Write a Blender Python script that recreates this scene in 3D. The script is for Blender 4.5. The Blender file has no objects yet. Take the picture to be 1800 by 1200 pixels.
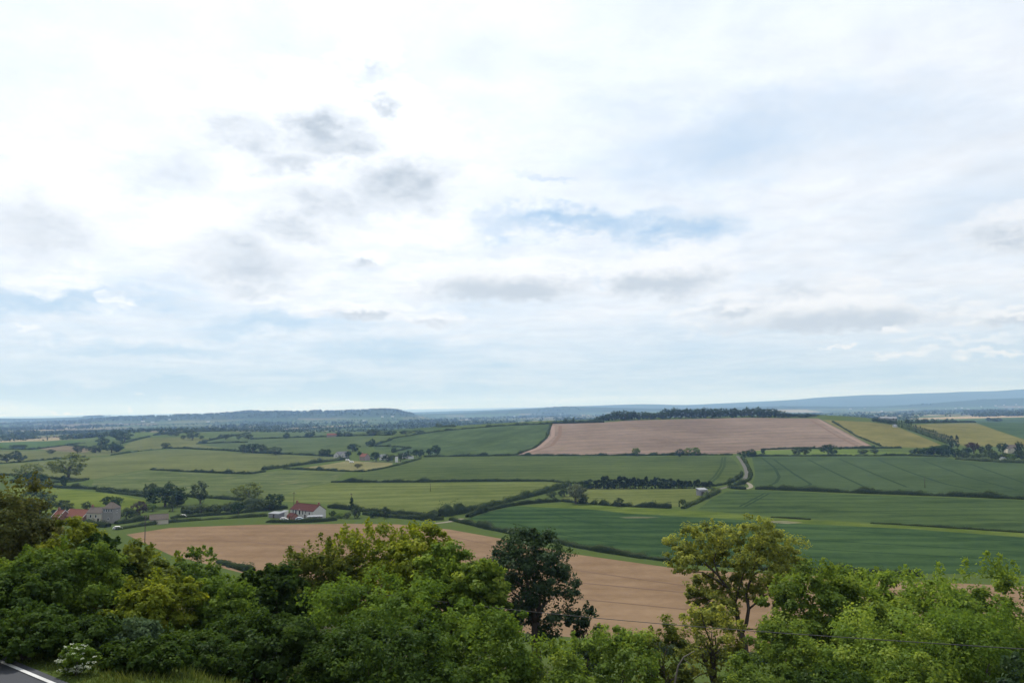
import bpy, math, random
import numpy as np
from mathutils import Matrix, Vector, geometry

# ---------------------------------------------------------------- camera, sky, sun, exposure
SC = bpy.context.scene
COL = SC.collection
F, CXP, CYP = 1380.0, 900.0, 600.0            # focal length and centre in photo pixels (1800 x 1200)
CAMZ = 50.0
PITCH, ROLL = math.atan(122 / F), math.radians(0.90)
_f = np.array([0, math.cos(PITCH), math.sin(PITCH)])
_r0 = np.array([1.0, 0, 0]); _u0 = np.array([0, -math.sin(PITCH), math.cos(PITCH)])
_r = _r0 * math.cos(ROLL) - _u0 * math.sin(ROLL)
_u = _u0 * math.cos(ROLL) + _r0 * math.sin(ROLL)
cam = bpy.data.cameras.new('camera')
cam.sensor_width = 36; cam.lens = 36 * F / 1800; cam.clip_start = 0.2; cam.clip_end = 90000
camo = bpy.data.objects.new('camera', cam); COL.objects.link(camo)
camo.matrix_world = Matrix(((_r[0], _u[0], -_f[0], 0), (_r[1], _u[1], -_f[1], 0), (_r[2], _u[2], -_f[2], CAMZ), (0, 0, 0, 1)))
SC.camera = camo

def ray(px, py):
    d = _f + (px - CXP) / F * _r + (CYP - py) / F * _u
    return d

SC.view_settings.view_transform = 'Standard'; SC.view_settings.look = 'None'
SC.view_settings.exposure = 0.0; SC.view_settings.gamma = 1.0; SC.view_settings.use_curve_mapping = False
SC.render.engine = 'CYCLES'
cy = SC.cycles
cy.use_denoising = True
cy.max_bounces = 6; cy.diffuse_bounces = 3; cy.glossy_bounces = 2; cy.transmission_bounces = 4; cy.volume_bounces = 2
cy.transparent_max_bounces = 8; cy.caustics_reflective = False; cy.caustics_refractive = False
cy.sample_clamp_indirect = 8

SUN_EL, SUN_AZ = math.radians(57), math.radians(-24)      # azimuth from +Y (the view), positive to the right
sdir = Vector((math.sin(SUN_AZ) * math.cos(SUN_EL), math.cos(SUN_AZ) * math.cos(SUN_EL), math.sin(SUN_EL)))
sun = bpy.data.lights.new('sun', 'SUN'); sun.energy = 4.0; sun.angle = math.radians(1.5); sun.color = (1, .955, .88)
suno = bpy.data.objects.new('sun', sun); COL.objects.link(suno)
suno.rotation_euler = sdir.to_track_quat('Z', 'Y').to_euler(); suno.location = (0, 0, 900)

class NT:
    """small helper for node trees"""
    def __init__(s, tree): s.t = tree; s.n = tree.nodes; s.l = tree.links
    def new(s, typ, **kw):
        o = s.n.new(typ)
        for k, v in kw.items(): setattr(o, k, v)
        return o
    def put(s, sock, v):
        if isinstance(v, bpy.types.NodeSocket): s.l.new(v, sock)
        elif v is not None: sock.default_value = v
    def math(s, op, a, b=None, c=None, clamp=False):
        o = s.new('ShaderNodeMath', operation=op, use_clamp=clamp)
        s.put(o.inputs[0], a); s.put(o.inputs[1], b); s.put(o.inputs[2], c)
        return o.outputs[0]
    def vec(s, op, a, b=None, c=None, scale=None):
        o = s.new('ShaderNodeVectorMath', operation=op)
        s.put(o.inputs[0], a); s.put(o.inputs[1], b); s.put(o.inputs[2], c)
        if scale is not None: s.put(o.inputs['Scale'], scale)
        return o.outputs['Value'] if op in ('LENGTH', 'DOT_PRODUCT', 'DISTANCE') else o.outputs['Vector']
    def rng(s, v, a, b, c=0.0, d=1.0, smooth=True):
        o = s.new('ShaderNodeMapRange', interpolation_type='SMOOTHSTEP' if smooth else 'LINEAR')
        s.put(o.inputs['Value'], v)
        for k, x in zip(('From Min', 'From Max', 'To Min', 'To Max'), (a, b, c, d)): s.put(o.inputs[k], x)
        return o.outputs['Result']
    def noise(s, vec, scale, detail=4, rough=.55, dist=0.0):
        o = s.new('ShaderNodeTexNoise'); s.put(o.inputs['Vector'], vec)
        o.inputs['Scale'].default_value = scale; o.inputs['Detail'].default_value = detail
        o.inputs['Roughness'].default_value = rough; o.inputs['Distortion'].default_value = dist
        return o.outputs['Fac'], o.outputs['Color']
    def mix(s, f, a, b, blend='MIX'):
        o = s.new('ShaderNodeMix', data_type='RGBA', blend_type=blend)
        s.put(o.inputs[0], f); s.put(o.inputs[6], a if isinstance(a, bpy.types.NodeSocket) else (*a[:3], 1))
        s.put(o.inputs[7], b if isinstance(b, bpy.types.NodeSocket) else (*b[:3], 1))
        return o.outputs[2]
    def comb(s, x, y, z):
        o = s.new('ShaderNodeCombineXYZ')
        for i, v in enumerate((x, y, z)): s.put(o.inputs[i], v)
        return o.outputs[0]
    def sep(s, v):
        o = s.new('ShaderNodeSeparateXYZ'); s.put(o.inputs[0], v); return o.outputs

world = bpy.data.worlds.new('World'); SC.world = world; world.use_nodes = True
W = NT(world.node_tree); W.n.clear()
def build_sky():
    sky = W.new('ShaderNodeTexSky', sky_type='NISHITA', sun_disc=False)
    sky.sun_elevation = SUN_EL; sky.sun_rotation = SUN_AZ
    sky.altitude = 50; sky.air_density = 1.0; sky.dust_density = 1.5; sky.ozone_density = 1.5
    d = W.vec('NORMALIZE', W.new('ShaderNodeTexCoord').outputs['Generated'])
    x, y, z = W.sep(d)
    az = W.math('ARCTAN2', x, y); el = W.math('ARCSINE', z)
    zc = W.math('MAXIMUM', z, 0.0)
    inv = W.math('DIVIDE', 1.0, W.math('ADD', zc, 0.10))
    P = W.comb(W.math('MULTIPLY', x, inv), W.math('MULTIPLY', y, inv), 0.0)      # flat cloud deck coordinates
    nA, cA = W.noise(P, 1.3, 7, .6, .3)
    nB, cB = W.noise(P, 5.0, 6, .62, .2)
    A0 = W.comb(az, W.math('MULTIPLY', el, 1.6), 0.0)
    wob = W.vec('SUBTRACT', W.noise(A0, 9, 5, .62)[1], (.5, .5, .5))
    wob2 = W.vec('SUBTRACT', W.noise(A0, 34, 4, .6)[1], (.5, .5, .5))
    A = W.vec('ADD', W.comb(az, el, 0.0), W.vec('MULTIPLY', wob, (.16, .085, 0)))
    A = W.vec('ADD', A, W.vec('MULTIPLY', wob2, (.045, .026, 0)))
    A = W.vec('ADD', A, W.vec('MULTIPLY', W.vec('SUBTRACT', W.noise(A0, 110, 3, .6)[1], (.5, .5, .5)), (.012, .009, 0)))
    def field(blobs, up=0.0, soft=.05):
        acc = None
        for (px, py, sx, sy, amt) in blobs:
            r = ray(px, py); a = math.atan2(r[0], r[1]); e = math.atan2(r[2], math.hypot(r[0], r[1])) - up
            S = (F / sx, F / sy, 0)
            L = W.vec('LENGTH', W.vec('MULTIPLY_ADD', A, S, (-a * S[0], -e * S[1], 0)))
            b = W.rng(L, 1.3, soft, 0, amt)
            acc = b if acc is None else W.math('MAXIMUM', acc, b)
        return acc
    grey = [(570, 240, 75, 38, 1.), (425, 238, 70, 30, .6), (505, 280, 80, 22, .6), (705, 320, 85, 48, .8), (570, 350, 130, 34, .6), (500, 395, 70, 26, .65),
            (430, 455, 105, 36, .62), (470, 500, 70, 15, .5), (640, 462, 42, 11, .7), (885, 506, 125, 24, 1.), (1165, 495, 75, 22, .95),
            (1465, 566, 135, 17, 1.), (1520, 572, 60, 10, 1.), (1430, 522, 90, 12, .4), (1290, 546, 45, 11, .55), (50, 385, 95, 48, .62), (670, 180, 45, 14, .6), (650, 125, 28, 20, .45), (640, 551, 55, 10, .45), (740, 570, 45, 8, .5),
            (1795, 417, 40, 17, .7), (1780, 562, 45, 10, .6), (1700, 567, 30, 8, .5), (320, 300, 70, 30, .35), (1500, 515, 30, 8, .5)]
    grey = [(x, y, sx * 1.3, sy * 1.25, min(1.0, a_ * 1.15)) for x, y, sx, sy, a_ in grey]
    blue = [(1010, 390, 215, 24, 1.1), (1200, 402, 95, 28, 1.), (1270, 250, 300, 75, .55), (1120, 200, 120, 40, .3), (120, 520, 230, 34, .9), (500, 572, 190, 26, .75), (300, 690, 700, 26, .7), (700, 620, 300, 20, .4), (1500, 200, 200, 70, .4), (320, 492, 80, 26, .5),
            (960, 316, 80, 8, .5), (1050, 489, 45, 9, .8), (1330, 190, 160, 40, .3), (650, 130, 40, 40, .4), (240, 610, 280, 12, .4), (1560, 250, 200, 80, .22), (1700, 350, 140, 60, .18)]
    white = [(x, y - .75 * sy, sx * 1.35, sy * 1.5, .9) for x, y, sx, sy, a_ in grey if a_ > .5] + [(880, 470, 110, 24, 1.), (1180, 468, 50, 17, 1.), (1500, 545, 80, 14, 1.), (1570, 580, 18, 7, 1.), (1480, 616, 25, 6, .8), (1600, 636, 40, 6, .7), (1760, 622, 60, 7, .8),
             (200, 528, 28, 18, .9), (60, 572, 20, 6, .7), (740, 395, 100, 30, .9), (480, 505, 70, 22, .8), (90, 480, 80, 22, .8), (1700, 600, 100, 8, .5), (125, 711, 22, 3, .7), (235, 708, 10, 2, .6)]
    g = field(grey); b = field(blue); w = field(white, 0, .6)
    # wide veil of thin high cloud: thick overhead, thinning to pale blue just above the horizon
    veil = W.rng(el, .02, .15, .27, .92)
    veil = W.math('ADD', veil, W.math('MULTIPLY', W.math('SUBTRACT', nA, .5), .9))
    streak = W.noise(W.vec('MULTIPLY', W.comb(az, el, 0.0), (3, 40, 0)), 1.0, 5, .6, .5)[0]
    veil = W.math('ADD', veil, W.math('MULTIPLY', W.math('SUBTRACT', streak, .5), W.rng(el, .25, .02, 0, .9)))
    veil = W.math('SUBTRACT', veil, W.math('MULTIPLY', b, W.math('MULTIPLY_ADD', nB, 1.0, .22)))
    veil = W.math('MAXIMUM', W.math('MINIMUM', veil, 1.0), 0.0)
    # glow of the thin cloud towards the sun
    cs = W.vec('DOT_PRODUCT', d, tuple(sdir))
    fwd = W.rng(cs, .45, 1.0, 0, 1)
    base = W.new('ShaderNodeVectorMath', operation='SCALE'); W.l.new(sky.outputs[0], base.inputs[0]); base.inputs['Scale'].default_value = 0.085
    clear = W.mix(.65, base.outputs[0], (.46, .70, .97))
    bright = W.math('MULTIPLY_ADD', fwd, .24, W.math('MULTIPLY_ADD', W.math('SUBTRACT', nB, .5), .32, .945))
    veilcol = W.vec('SCALE', (.90, .955, 1.03), scale=bright)
    c = W.mix(veil, clear, veilcol)
    c = W.mix(W.math('MULTIPLY', w, W.rng(nB, .30, .62, .35, .95)), c, W.vec('SCALE', (.955, .985, 1.03), scale=W.math('MULTIPLY_ADD', fwd, .4, .95)))
    # cumulus: grey undersides, edges broken by noise; away from the view the same clouds go on at random
    rnd = W.rng(W.noise(P, 1.0, 5, .6)[0], .60, .78, 0, .55)
    away = W.rng(W.math('ABSOLUTE', az), .62, .85, 0, 1)
    away = W.math('MAXIMUM', away, W.rng(el, .42, .60, 0, 1))
    g = W.math('MAXIMUM', g, W.math('MULTIPLY', rnd, away))
    nG = W.math('MULTIPLY_ADD', W.noise(A0, 13, 6, .58, .2)[0], .6, W.math('MULTIPLY', nB, .4))
    ga = W.math('MULTIPLY', g, W.rng(nG, .36, .62, .62, 1.1))
    gcol = W.mix(W.rng(nG, .35, .65, 0, 1), (.61, .68, .755), (.46, .54, .63))
    c = W.mix(W.math('MINIMUM', W.math('MULTIPLY', ga, .95), .92), c, gcol)
    # low fair-weather cumulus with flat grey bases and white heads
    A2 = W.vec('ADD', W.comb(az, el, 0.0), W.vec('MULTIPLY', wob2, (.05, .022, 0)))
    A2 = W.vec('ADD', A2, W.vec('MULTIPLY', W.vec('SUBTRACT', W.noise(A0, 110, 3, .6)[1], (.5, .5, .5)), (.014, .010, 0)))
    for (px, base_y, hw, hh) in [(885, 524, 120, 56), (1160, 510, 88, 52), (1465, 580, 135, 56), (1295, 555, 45, 18), (640, 560, 60, 18), (1570, 584, 22, 9), (1785, 570, 50, 18)]:
        r = ray(px, base_y); a = math.atan2(r[0], r[1]); e = math.atan2(r[2], math.hypot(r[0], r[1]))
        S = (F / hw, F / hh, 0)
        L = W.vec('LENGTH', W.vec('MULTIPLY_ADD', A2, S, (-a * S[0], -(e + .3 * hh / F) * S[1], 0)))
        m = W.math('MULTIPLY', W.rng(L, 1.1, .5, 0, .9), W.rng(W.math('SUBTRACT', W.sep(A2)[1], e), -.006, .006, 0, 1))
        low = W.rng(W.math('SUBTRACT', W.sep(A2)[1], e), .85 * hh / F, .25 * hh / F, 0, .85 if hh > 10 else .2)
        c = W.mix(m, c, W.mix(low, W.vec('SCALE', (.955, .985, 1.03), scale=W.math('MULTIPLY_ADD', fwd, .25, .97)), (.52, .595, .675)))
    bg = W.new('ShaderNodeBackground'); W.l.new(c, bg.inputs['Color']); bg.inputs['Strength'].default_value = 1.0
    out = W.new('ShaderNodeOutputWorld'); W.l.new(bg.outputs[0], out.inputs['Surface'])
build_sky()
world.cycles.sampling_method = 'MANUAL'; world.cycles.sample_map_resolution = 1024

# ---------------------------------------------------------------- materials
MATS = {}
ALB = .60                                      # field colours were judged in light; this brings them to surface albedo
def new_mat(name):
    m = bpy.data.materials.new(name); m.use_nodes = True
    t = NT(m.node_tree); t.n.clear()
    return m, t
def finish(t, shader, disp=None):
    o = t.new('ShaderNodeOutputMaterial'); t.l.new(shader, o.inputs['Surface'])
def plain(name, col, rough=.8, var=.25, scale=3.0, metal=0.0, bump=0.0, spec=.3):
    if name in MATS: return MATS[name]
    m, t = new_mat(name)
    tc = t.new('ShaderNodeTexCoord').outputs['Object']
    n, _ = t.noise(tc, scale, 5, .6)
    n2, _ = t.noise(tc, scale * 9, 3, .6)
    k = t.math('MULTIPLY_ADD', t.math('SUBTRACT', n, .5), var * 2, 1.0)
    k = t.math('MULTIPLY_ADD', t.math('SUBTRACT', n2, .5), var, k)
    c = t.vec('SCALE', col, scale=k)
    p = t.new('ShaderNodeBsdfPrincipled'); t.l.new(c, p.inputs['Base Color'])
    p.inputs['Roughness'].default_value = rough; p.inputs['Metallic'].default_value = metal
    p.inputs['Specular IOR Level'].default_value = 0 if rough > .75 else spec
    if bump:
        b = t.new('ShaderNodeBump'); b.inputs['Strength'].default_value = bump; b.inputs['Distance'].default_value = .05
        t.l.new(n2, b.inputs['Height']); t.l.new(b.outputs[0], p.inputs['Normal'])
    finish(t, p.outputs[0]); MATS[name] = m
    return m
def leafmat(name, col, yellow=(.16, .16, .02), yamt=.35, var=.5, trans=.35, gloss=.006):
    """leaves: per-leaf and per-clump tint from the mesh, reflected and transmitted light"""
    if name in MATS: return MATS[name]
    m, t = new_mat(name)
    a = t.new('ShaderNodeAttribute', attribute_name='tint').outputs['Fac']
    oi = t.new('ShaderNodeObjectInfo').outputs['Random']
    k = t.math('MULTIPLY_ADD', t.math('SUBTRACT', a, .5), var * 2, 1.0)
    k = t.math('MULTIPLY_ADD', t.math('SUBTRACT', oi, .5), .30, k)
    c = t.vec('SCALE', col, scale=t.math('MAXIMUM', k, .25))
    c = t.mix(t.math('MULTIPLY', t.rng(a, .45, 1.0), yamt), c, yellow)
    d = t.new('ShaderNodeBsdfDiffuse'); t.l.new(c, d.inputs['Color'])
    tr = t.new('ShaderNodeBsdfTranslucent')
    t.l.new(t.mix(.5, c, t.vec('MULTIPLY', c, (1.5, 1.35, .5))), tr.inputs['Color'])
    s = t.new('ShaderNodeMixShader'); s.inputs[0].default_value = trans
    t.l.new(d.outputs[0], s.inputs[1]); t.l.new(tr.outputs[0], s.inputs[2])
    gl = t.new('ShaderNodeBsdfGlossy'); gl.inputs['Roughness'].default_value = .5; gl.inputs['Color'].default_value = (.8, .85, .8, 1)
    s2 = t.new('ShaderNodeMixShader'); s2.inputs[0].default_value = gloss
    t.l.new(s.outputs[0], s2.inputs[1]); t.l.new(gl.outputs[0], s2.inputs[2])
    finish(t, s2.outputs[0]); MATS[name] = m
    return m
def fieldmat(name, c1, c2, ang=0.0, width=12.0, stripe=.3, patch=60.0, fine=.75, patchamt=.8, c3=None):
    """crop, grass or soil: sowing rows, wide patches and fine mottling in ground coordinates"""
    m, t = new_mat(name)
    pos = t.new('ShaderNodeNewGeometry').outputs['Position']
    X, Y, Z = t.sep(pos)
    ca, sa = math.cos(ang), math.sin(ang)
    q = t.math('ADD', t.math('MULTIPLY', X, -sa), t.math('MULTIPLY', Y, ca))
    l = t.math('ADD', t.math('MULTIPLY', X, ca), t.math('MULTIPLY', Y, sa))
    wn, _ = t.noise(pos, .012, 3, .5)
    qq = t.math('MULTIPLY_ADD', t.math('SUBTRACT', wn, .5), width * 1.5, q)
    s1 = t.math('SINE', t.math('MULTIPLY', qq, 2 * math.pi / width))
    st = t.comb(t.math('MULTIPLY', l, .004), t.math('MULTIPLY', qq, .9 / width), 0.0)
    sn, _ = t.noise(st, 2.2, 5, .65)                                         # long streaks along the rows
    pn, _ = t.noise(pos, 1.0 / patch, 5, .6)
    fn, _ = t.noise(pos, .35, 5, .7)
    mn, _ = t.noise(pos, 1.0 / 14, 5, .7)
    f = t.math('MULTIPLY_ADD', t.math('SUBTRACT', pn, .5), 2.6 * patchamt, .5)
    f = t.math('MULTIPLY_ADD', t.math('SUBTRACT', mn, .5), 1.1, f)
    f = t.math('MULTIPLY_ADD', t.math('SUBTRACT', sn, .5), 3.0 * stripe, f)
    f = t.math('MULTIPLY_ADD', s1, .35 * stripe, f)
    f = t.math('MULTIPLY_ADD', t.math('SUBTRACT', fn, .5), fine, f, clamp=True)
    K = ALB
    tw = lambda c: (c[0] * 1.0, c[1] * .98, c[2] * .86) if c[1] > c[0] else c
    c1, c2, c3 = tw(c1), tw(c2), c3 and tw(c3)
    c1 = tuple(K * .84 * v for v in c1); c2 = tuple(K * 1.13 * v for v in c2); c3 = c3 and tuple(K * v for v in c3)
    c = t.mix(f, c1, c2)
    if c3:
        vn, _ = t.noise(pos, 1.0 / 22, 4, .6)
        c = t.mix(t.rng(vn, .56, .72, 0, .8), c, c3)
    p = t.new('ShaderNodeBsdfPrincipled'); t.l.new(c, p.inputs['Base Color']); p.inputs['Roughness'].default_value = .95
    p.inputs['Specular IOR Level'].default_value = 0
    b = t.new('ShaderNodeBump'); b.inputs['Strength'].default_value = .35; b.inputs['Distance'].default_value = .25
    t.l.new(fn, b.inputs['Height']); t.l.new(b.outputs[0], p.inputs['Normal'])
    finish(t, p.outputs[0])
    return m
def ground_mat():
    """rough grass near by; far off the patchwork of small fields of the vale"""
    m, t = new_mat('ground_grass')
    pos = t.new('ShaderNodeNewGeometry').outputs['Position']
    X, Y, Z = t.sep(pos)
    n1, _ = t.noise(pos, .03, 5, .6); n2, _ = t.noise(pos, .5, 5, .7)
    g = t.mix(n1, (.042, .066, .016), (.068, .088, .026))
    g = t.mix(t.rng(n2, .35, .7), g, (.052, .072, .020))
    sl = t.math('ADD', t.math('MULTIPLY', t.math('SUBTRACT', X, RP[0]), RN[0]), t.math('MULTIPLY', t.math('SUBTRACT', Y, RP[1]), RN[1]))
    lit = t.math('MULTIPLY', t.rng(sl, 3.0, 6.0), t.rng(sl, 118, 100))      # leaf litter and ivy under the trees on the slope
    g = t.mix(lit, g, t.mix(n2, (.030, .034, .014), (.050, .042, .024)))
    flat = t.comb(X, Y, 0.0)
    dv = t.vec('ADD', flat, t.vec('MULTIPLY', t.noise(flat, .002, 3, .5)[1], (160, 160, 0)))
    vo = t.new('ShaderNodeTexVoronoi'); vo.inputs['Scale'].default_value = 1 / 330.; t.l.new(dv, vo.inputs['Vector'])
    r, gg, bb = t.sep(vo.outputs['Color'])
    cr = t.new('ShaderNodeValToRGB'); t.l.new(r, cr.inputs[0]); cr.color_ramp.interpolation = 'CONSTANT'
    E = cr.color_ramp.elements
    cols = [(0, (.05, .075, .025)), (.22, (.07, .09, .032)), (.42, (.04, .065, .025)), (.58, (.09, .10, .042)), (.72, (.055, .085, .028)), (.84, (.12, .105, .07)), (.94, (.20, .17, .10))]
    E[0].position = 0; E[0].color = (*cols[0][1], 1); E[1].position = cols[1][0]; E[1].color = (*cols[1][1], 1)
    for p_, c_ in cols[2:]:
        e = E.new(p_); e.color = (*c_, 1)
    pc = t.vec('SCALE', cr.outputs[0], scale=t.math('MULTIPLY_ADD', n1, .5, .75))
    wood, _ = t.noise(flat, .0011, 6, .65)
    pc = t.mix(t.rng(wood, .54, .60), pc, (.030, .045, .022))
    hill = t.rng(Z, 16, 30)
    pc = t.mix(t.math('MULTIPLY', hill, t.rng(Y, 3500, 4500)), pc, (.028, .044, .022))
    far = t.rng(Y, 1350, 1700)
    c = t.mix(far, g, pc)
    p = t.new('ShaderNodeBsdfPrincipled'); t.l.new(c, p.inputs['Base Color']); p.inputs['Roughness'].default_value = .95
    p.inputs['Specular IOR Level'].default_value = 0
    finish(t, p.outputs[0])
    return m

# ---------------------------------------------------------------- terrain height
ROADZ = 42.6
_ra, _rb = (ray(*p_) for p_ in ((0, 1160.5), (94, 1200)))                 # two points of the road's edge line
RP = _ra[:2] * (ROADZ + .06 - CAMZ) / _ra[2]; RD = _rb[:2] * (ROADZ + .06 - CAMZ) / _rb[2] - RP; RD = RD / np.hypot(*RD); RN = np.array([-RD[1], RD[0]])
_S = np.array([-400, -60, -20, -11.5, -9.5, -7.2, -6.6, 0, 2.2, 3.5, 6, 12, 20, 32, 50, 70, 90, 112, 135, 160, 4e4])
_Zs = np.array([60, 54, 49.5, 48.3, 47.4, 43.2, ROADZ, ROADZ, ROADZ - .15, 42.1, 40.9, 37.4, 33.2, 28.0, 21.0, 14.0, 8.2, 3.4, .4, 0, 0])
_t = np.array([-2, -.36, -.24, -.145, .05, .20, .39, .43, .48, .55, .66, .9, 2])         # ridge height by direction (x / y)
_H = np.array([0, 0, 8, 18, 30, 34, 34, 31, 25, 17, 10, 6, 0])
def px_t(p): return (p - 900) / F
_lt = np.array([-2.5, -1.2, px_t(-40), px_t(100), px_t(180), px_t(225), px_t(260), px_t(370), px_t(430), px_t(640), px_t(695), px_t(722), px_t(760), 3])
_lz = np.array([30, 12, 12, 20, 38, 50, 53, 57, 68, 70, 65, 38, 0, 0])
_ft = np.array([-3, px_t(-300), px_t(300), px_t(700), px_t(860), px_t(930), px_t(1010), px_t(1120), px_t(1200), px_t(1350), px_t(1450), px_t(1600), px_t(1700), px_t(1800), px_t(2100), 4])
_fz = np.array([15, 15, 20, 60, 84, 98, 122, 136, 112, 150, 204, 238, 246, 280, 290, 220])
def ss(a, b, v):
    k = np.clip((v - a) / (b - a), 0, 1); return k * k * (3 - 2 * k)
def zf(x, y):
    x = np.asarray(x, float); y = np.asarray(y, float)
    s = (x - RP[0]) * RN[0] + (y - RP[1]) * RN[1]
    z = np.interp(s, _S, _Zs)
    yy = np.maximum(y, 1.0); t = x / yy
    B = ss(820, 1330, yy) * (1 - ss(1420, 2100, yy))
    z = z + np.interp(t, _t, _H) * B
    k = ss(450, 900, yy)
    z = z + k * (1.6 * np.sin(x * .0041 + 1.3) * np.sin(y * .0052 + .4) + 1.0 * np.sin(x * .011 + y * .006))
    z = z + 15 * np.exp(-((t + .42) / .14) ** 2) * ss(1100, 1650, yy) * (1 - ss(1800, 2600, yy))
    wig = 1 + .05 * np.sin(t * 31) + .035 * np.sin(t * 73 + 1) + .02 * np.sin(t * 151 + 2)
    z = np.maximum(z, np.interp(t, _lt, _lz) * wig * ss(4300, 5600, yy) * (1 - .8 * ss(6500, 9000, yy)))
    h2 = (44 + 26 * np.sin(t * 9 + 1) + 12 * np.sin(t * 23) + 40 * ss(0, .6, t))
    z = np.maximum(z, h2 * ss(6800, 8200, yy) * (1 - .5 * ss(8400, 10000, yy)))
    z = np.maximum(z, np.interp(t, _ft, _fz) * (1 + .018 * np.sin(t * 47) + .012 * np.sin(t * 97 + 2)) * ss(9500, 12500, yy))
    return z - ss(2500, 6000, yy) * yy * yy / (2 * 7.3e6)                  # the curve of the earth
_ys = np.geomspace(9, 29000, 5200)
def hit(px, py, lift=0.0):
    """ground point seen at a photo pixel"""
    d = ray(px, py); d = d / d[1]
    zz = CAMZ + d[2] * _ys - zf(d[0] * _ys, _ys) - lift
    i = np.argmax(zz < 0)
    if zz[i] >= 0: i = len(_ys) - 1
    if i == 0: i = 1
    a, b = zz[i - 1], zz[i]; k = a / (a - b) if a != b else 0
    yv = _ys[i - 1] + k * (_ys[i] - _ys[i - 1])
    x = d[0] * yv
    return np.array([x, yv, float(zf(x, yv))])
def at_y(px, py, yv):
    d = ray(px, py); d = d / d[1]
    return np.array([d[0] * yv, yv, CAMZ + d[2] * yv])
def hits(pts, step=14.0):
    """a pixel polyline laid on the ground"""
    out = []
    for i in range(len(pts) - 1):
        a, b = np.array(pts[i], float), np.array(pts[i + 1], float)
        n = max(1, int(np.hypot(*(b - a)) / step))
        for k in range(n): out.append(hit(*(a + (b - a) * k / n)))
    out.append(hit(*pts[-1]))
    return np.array(out)

# ---------------------------------------------------------------- object helpers
def link(o, parent=None):
    COL.objects.link(o)
    if parent is not None: o.parent = parent
    return o
def tag(o, label=None, cat=None, group=None, kind=None):
    if label: o['label'] = label
    if cat: o['category'] = cat
    if group: o['group'] = group
    if kind: o['kind'] = kind
    return o
def empty(name, loc, rz=0.0, scale=None):
    o = bpy.data.objects.new(name, None); o.empty_display_size = .5
    o.location = loc; o.rotation_euler = (0, 0, rz)
    if scale is not None: o.scale = scale
    return link(o)
def npmesh(name, V, Fq, mats, tint=None, smooth=False, mi=None):
    """mesh from arrays; Fq is (n, 3) or (n, 4)"""
    me = bpy.data.meshes.new(name)
    V = np.ascontiguousarray(V, np.float32); Fq = np.ascontiguousarray(Fq, np.int32)
    n, k = Fq.shape
    me.vertices.add(len(V)); me.vertices.foreach_set('co', V.ravel())
    me.loops.add(n * k); me.loops.foreach_set('vertex_index', Fq.ravel())
    me.polygons.add(n); me.polygons.foreach_set('loop_start', np.arange(0, n * k, k, dtype=np.int32))
    for m in (mats if isinstance(mats, (list, tuple)) else [mats]): me.materials.append(m)
    if mi is not None: me.polygons.foreach_set('material_index', np.asarray(mi, np.int32))
    if smooth: me.polygons.foreach_set('use_smooth', np.ones(n, bool))
    if tint is not None:
        a = me.attributes.new('tint', 'FLOAT', 'FACE'); a.data.foreach_set('value', np.asarray(tint, np.float32))
    me.update(calc_edges=True)
    return me
class MB:
    """collects boxes, prisms and tubes for one mesh"""
    def __init__(s): s.v = []; s.f = []
    def add(s, vs, fs):
        o = len(s.v); s.v += [tuple(map(float, v)) for v in vs]; s.f += [tuple(o + i for i in f) for f in fs]; return s
    def box(s, x0, x1, y0, y1, z0, z1):
        return s.add([(x0, y0, z0), (x1, y0, z0), (x1, y1, z0), (x0, y1, z0), (x0, y0, z1), (x1, y0, z1), (x1, y1, z1), (x0, y1, z1)],
                     [(3, 2, 1, 0), (4, 5, 6, 7), (0, 1, 5, 4), (1, 2, 6, 5), (2, 3, 7, 6), (3, 0, 4, 7)])
    def tube(s, pts, rad, n=6):
        pts = [np.array(p, float) for p in pts]; rings = []
        for i, p in enumerate(pts):
            d = pts[min(i + 1, len(pts) - 1)] - pts[max(i - 1, 0)]; d = d / (np.linalg.norm(d) + 1e-9)
            a = np.cross(d, (0.3, .9, .1)); a /= np.linalg.norm(a); b = np.cross(d, a)
            rings.append([p + rad[i] * (math.cos(2 * math.pi * k / n) * a + math.sin(2 * math.pi * k / n) * b) for k in range(n)])
        vs = [v for r in rings for v in r]; fs = []
        for i in range(len(pts) - 1):
            for k in range(n):
                fs.append((i * n + k, i * n + (k + 1) % n, (i + 1) * n + (k + 1) % n, (i + 1) * n + k))
        fs.append(tuple(range(n))[::-1]); fs.append(tuple((len(pts) - 1) * n + k for k in range(n)))
        return s.add(vs, fs)
    def build(s, name, mat, parent=None, smooth=False, bevel=0):
        me = bpy.data.meshes.new(name); me.from_pydata(s.v, [], s.f); me.materials.append(mat)
        if smooth: me.polygons.foreach_set('use_smooth', [True] * len(me.polygons))
        o = link(bpy.data.objects.new(name, me), parent)
        if bevel:
            b = o.modifiers.new('bevel', 'BEVEL'); b.width = bevel; b.segments = 2
        return o

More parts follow.
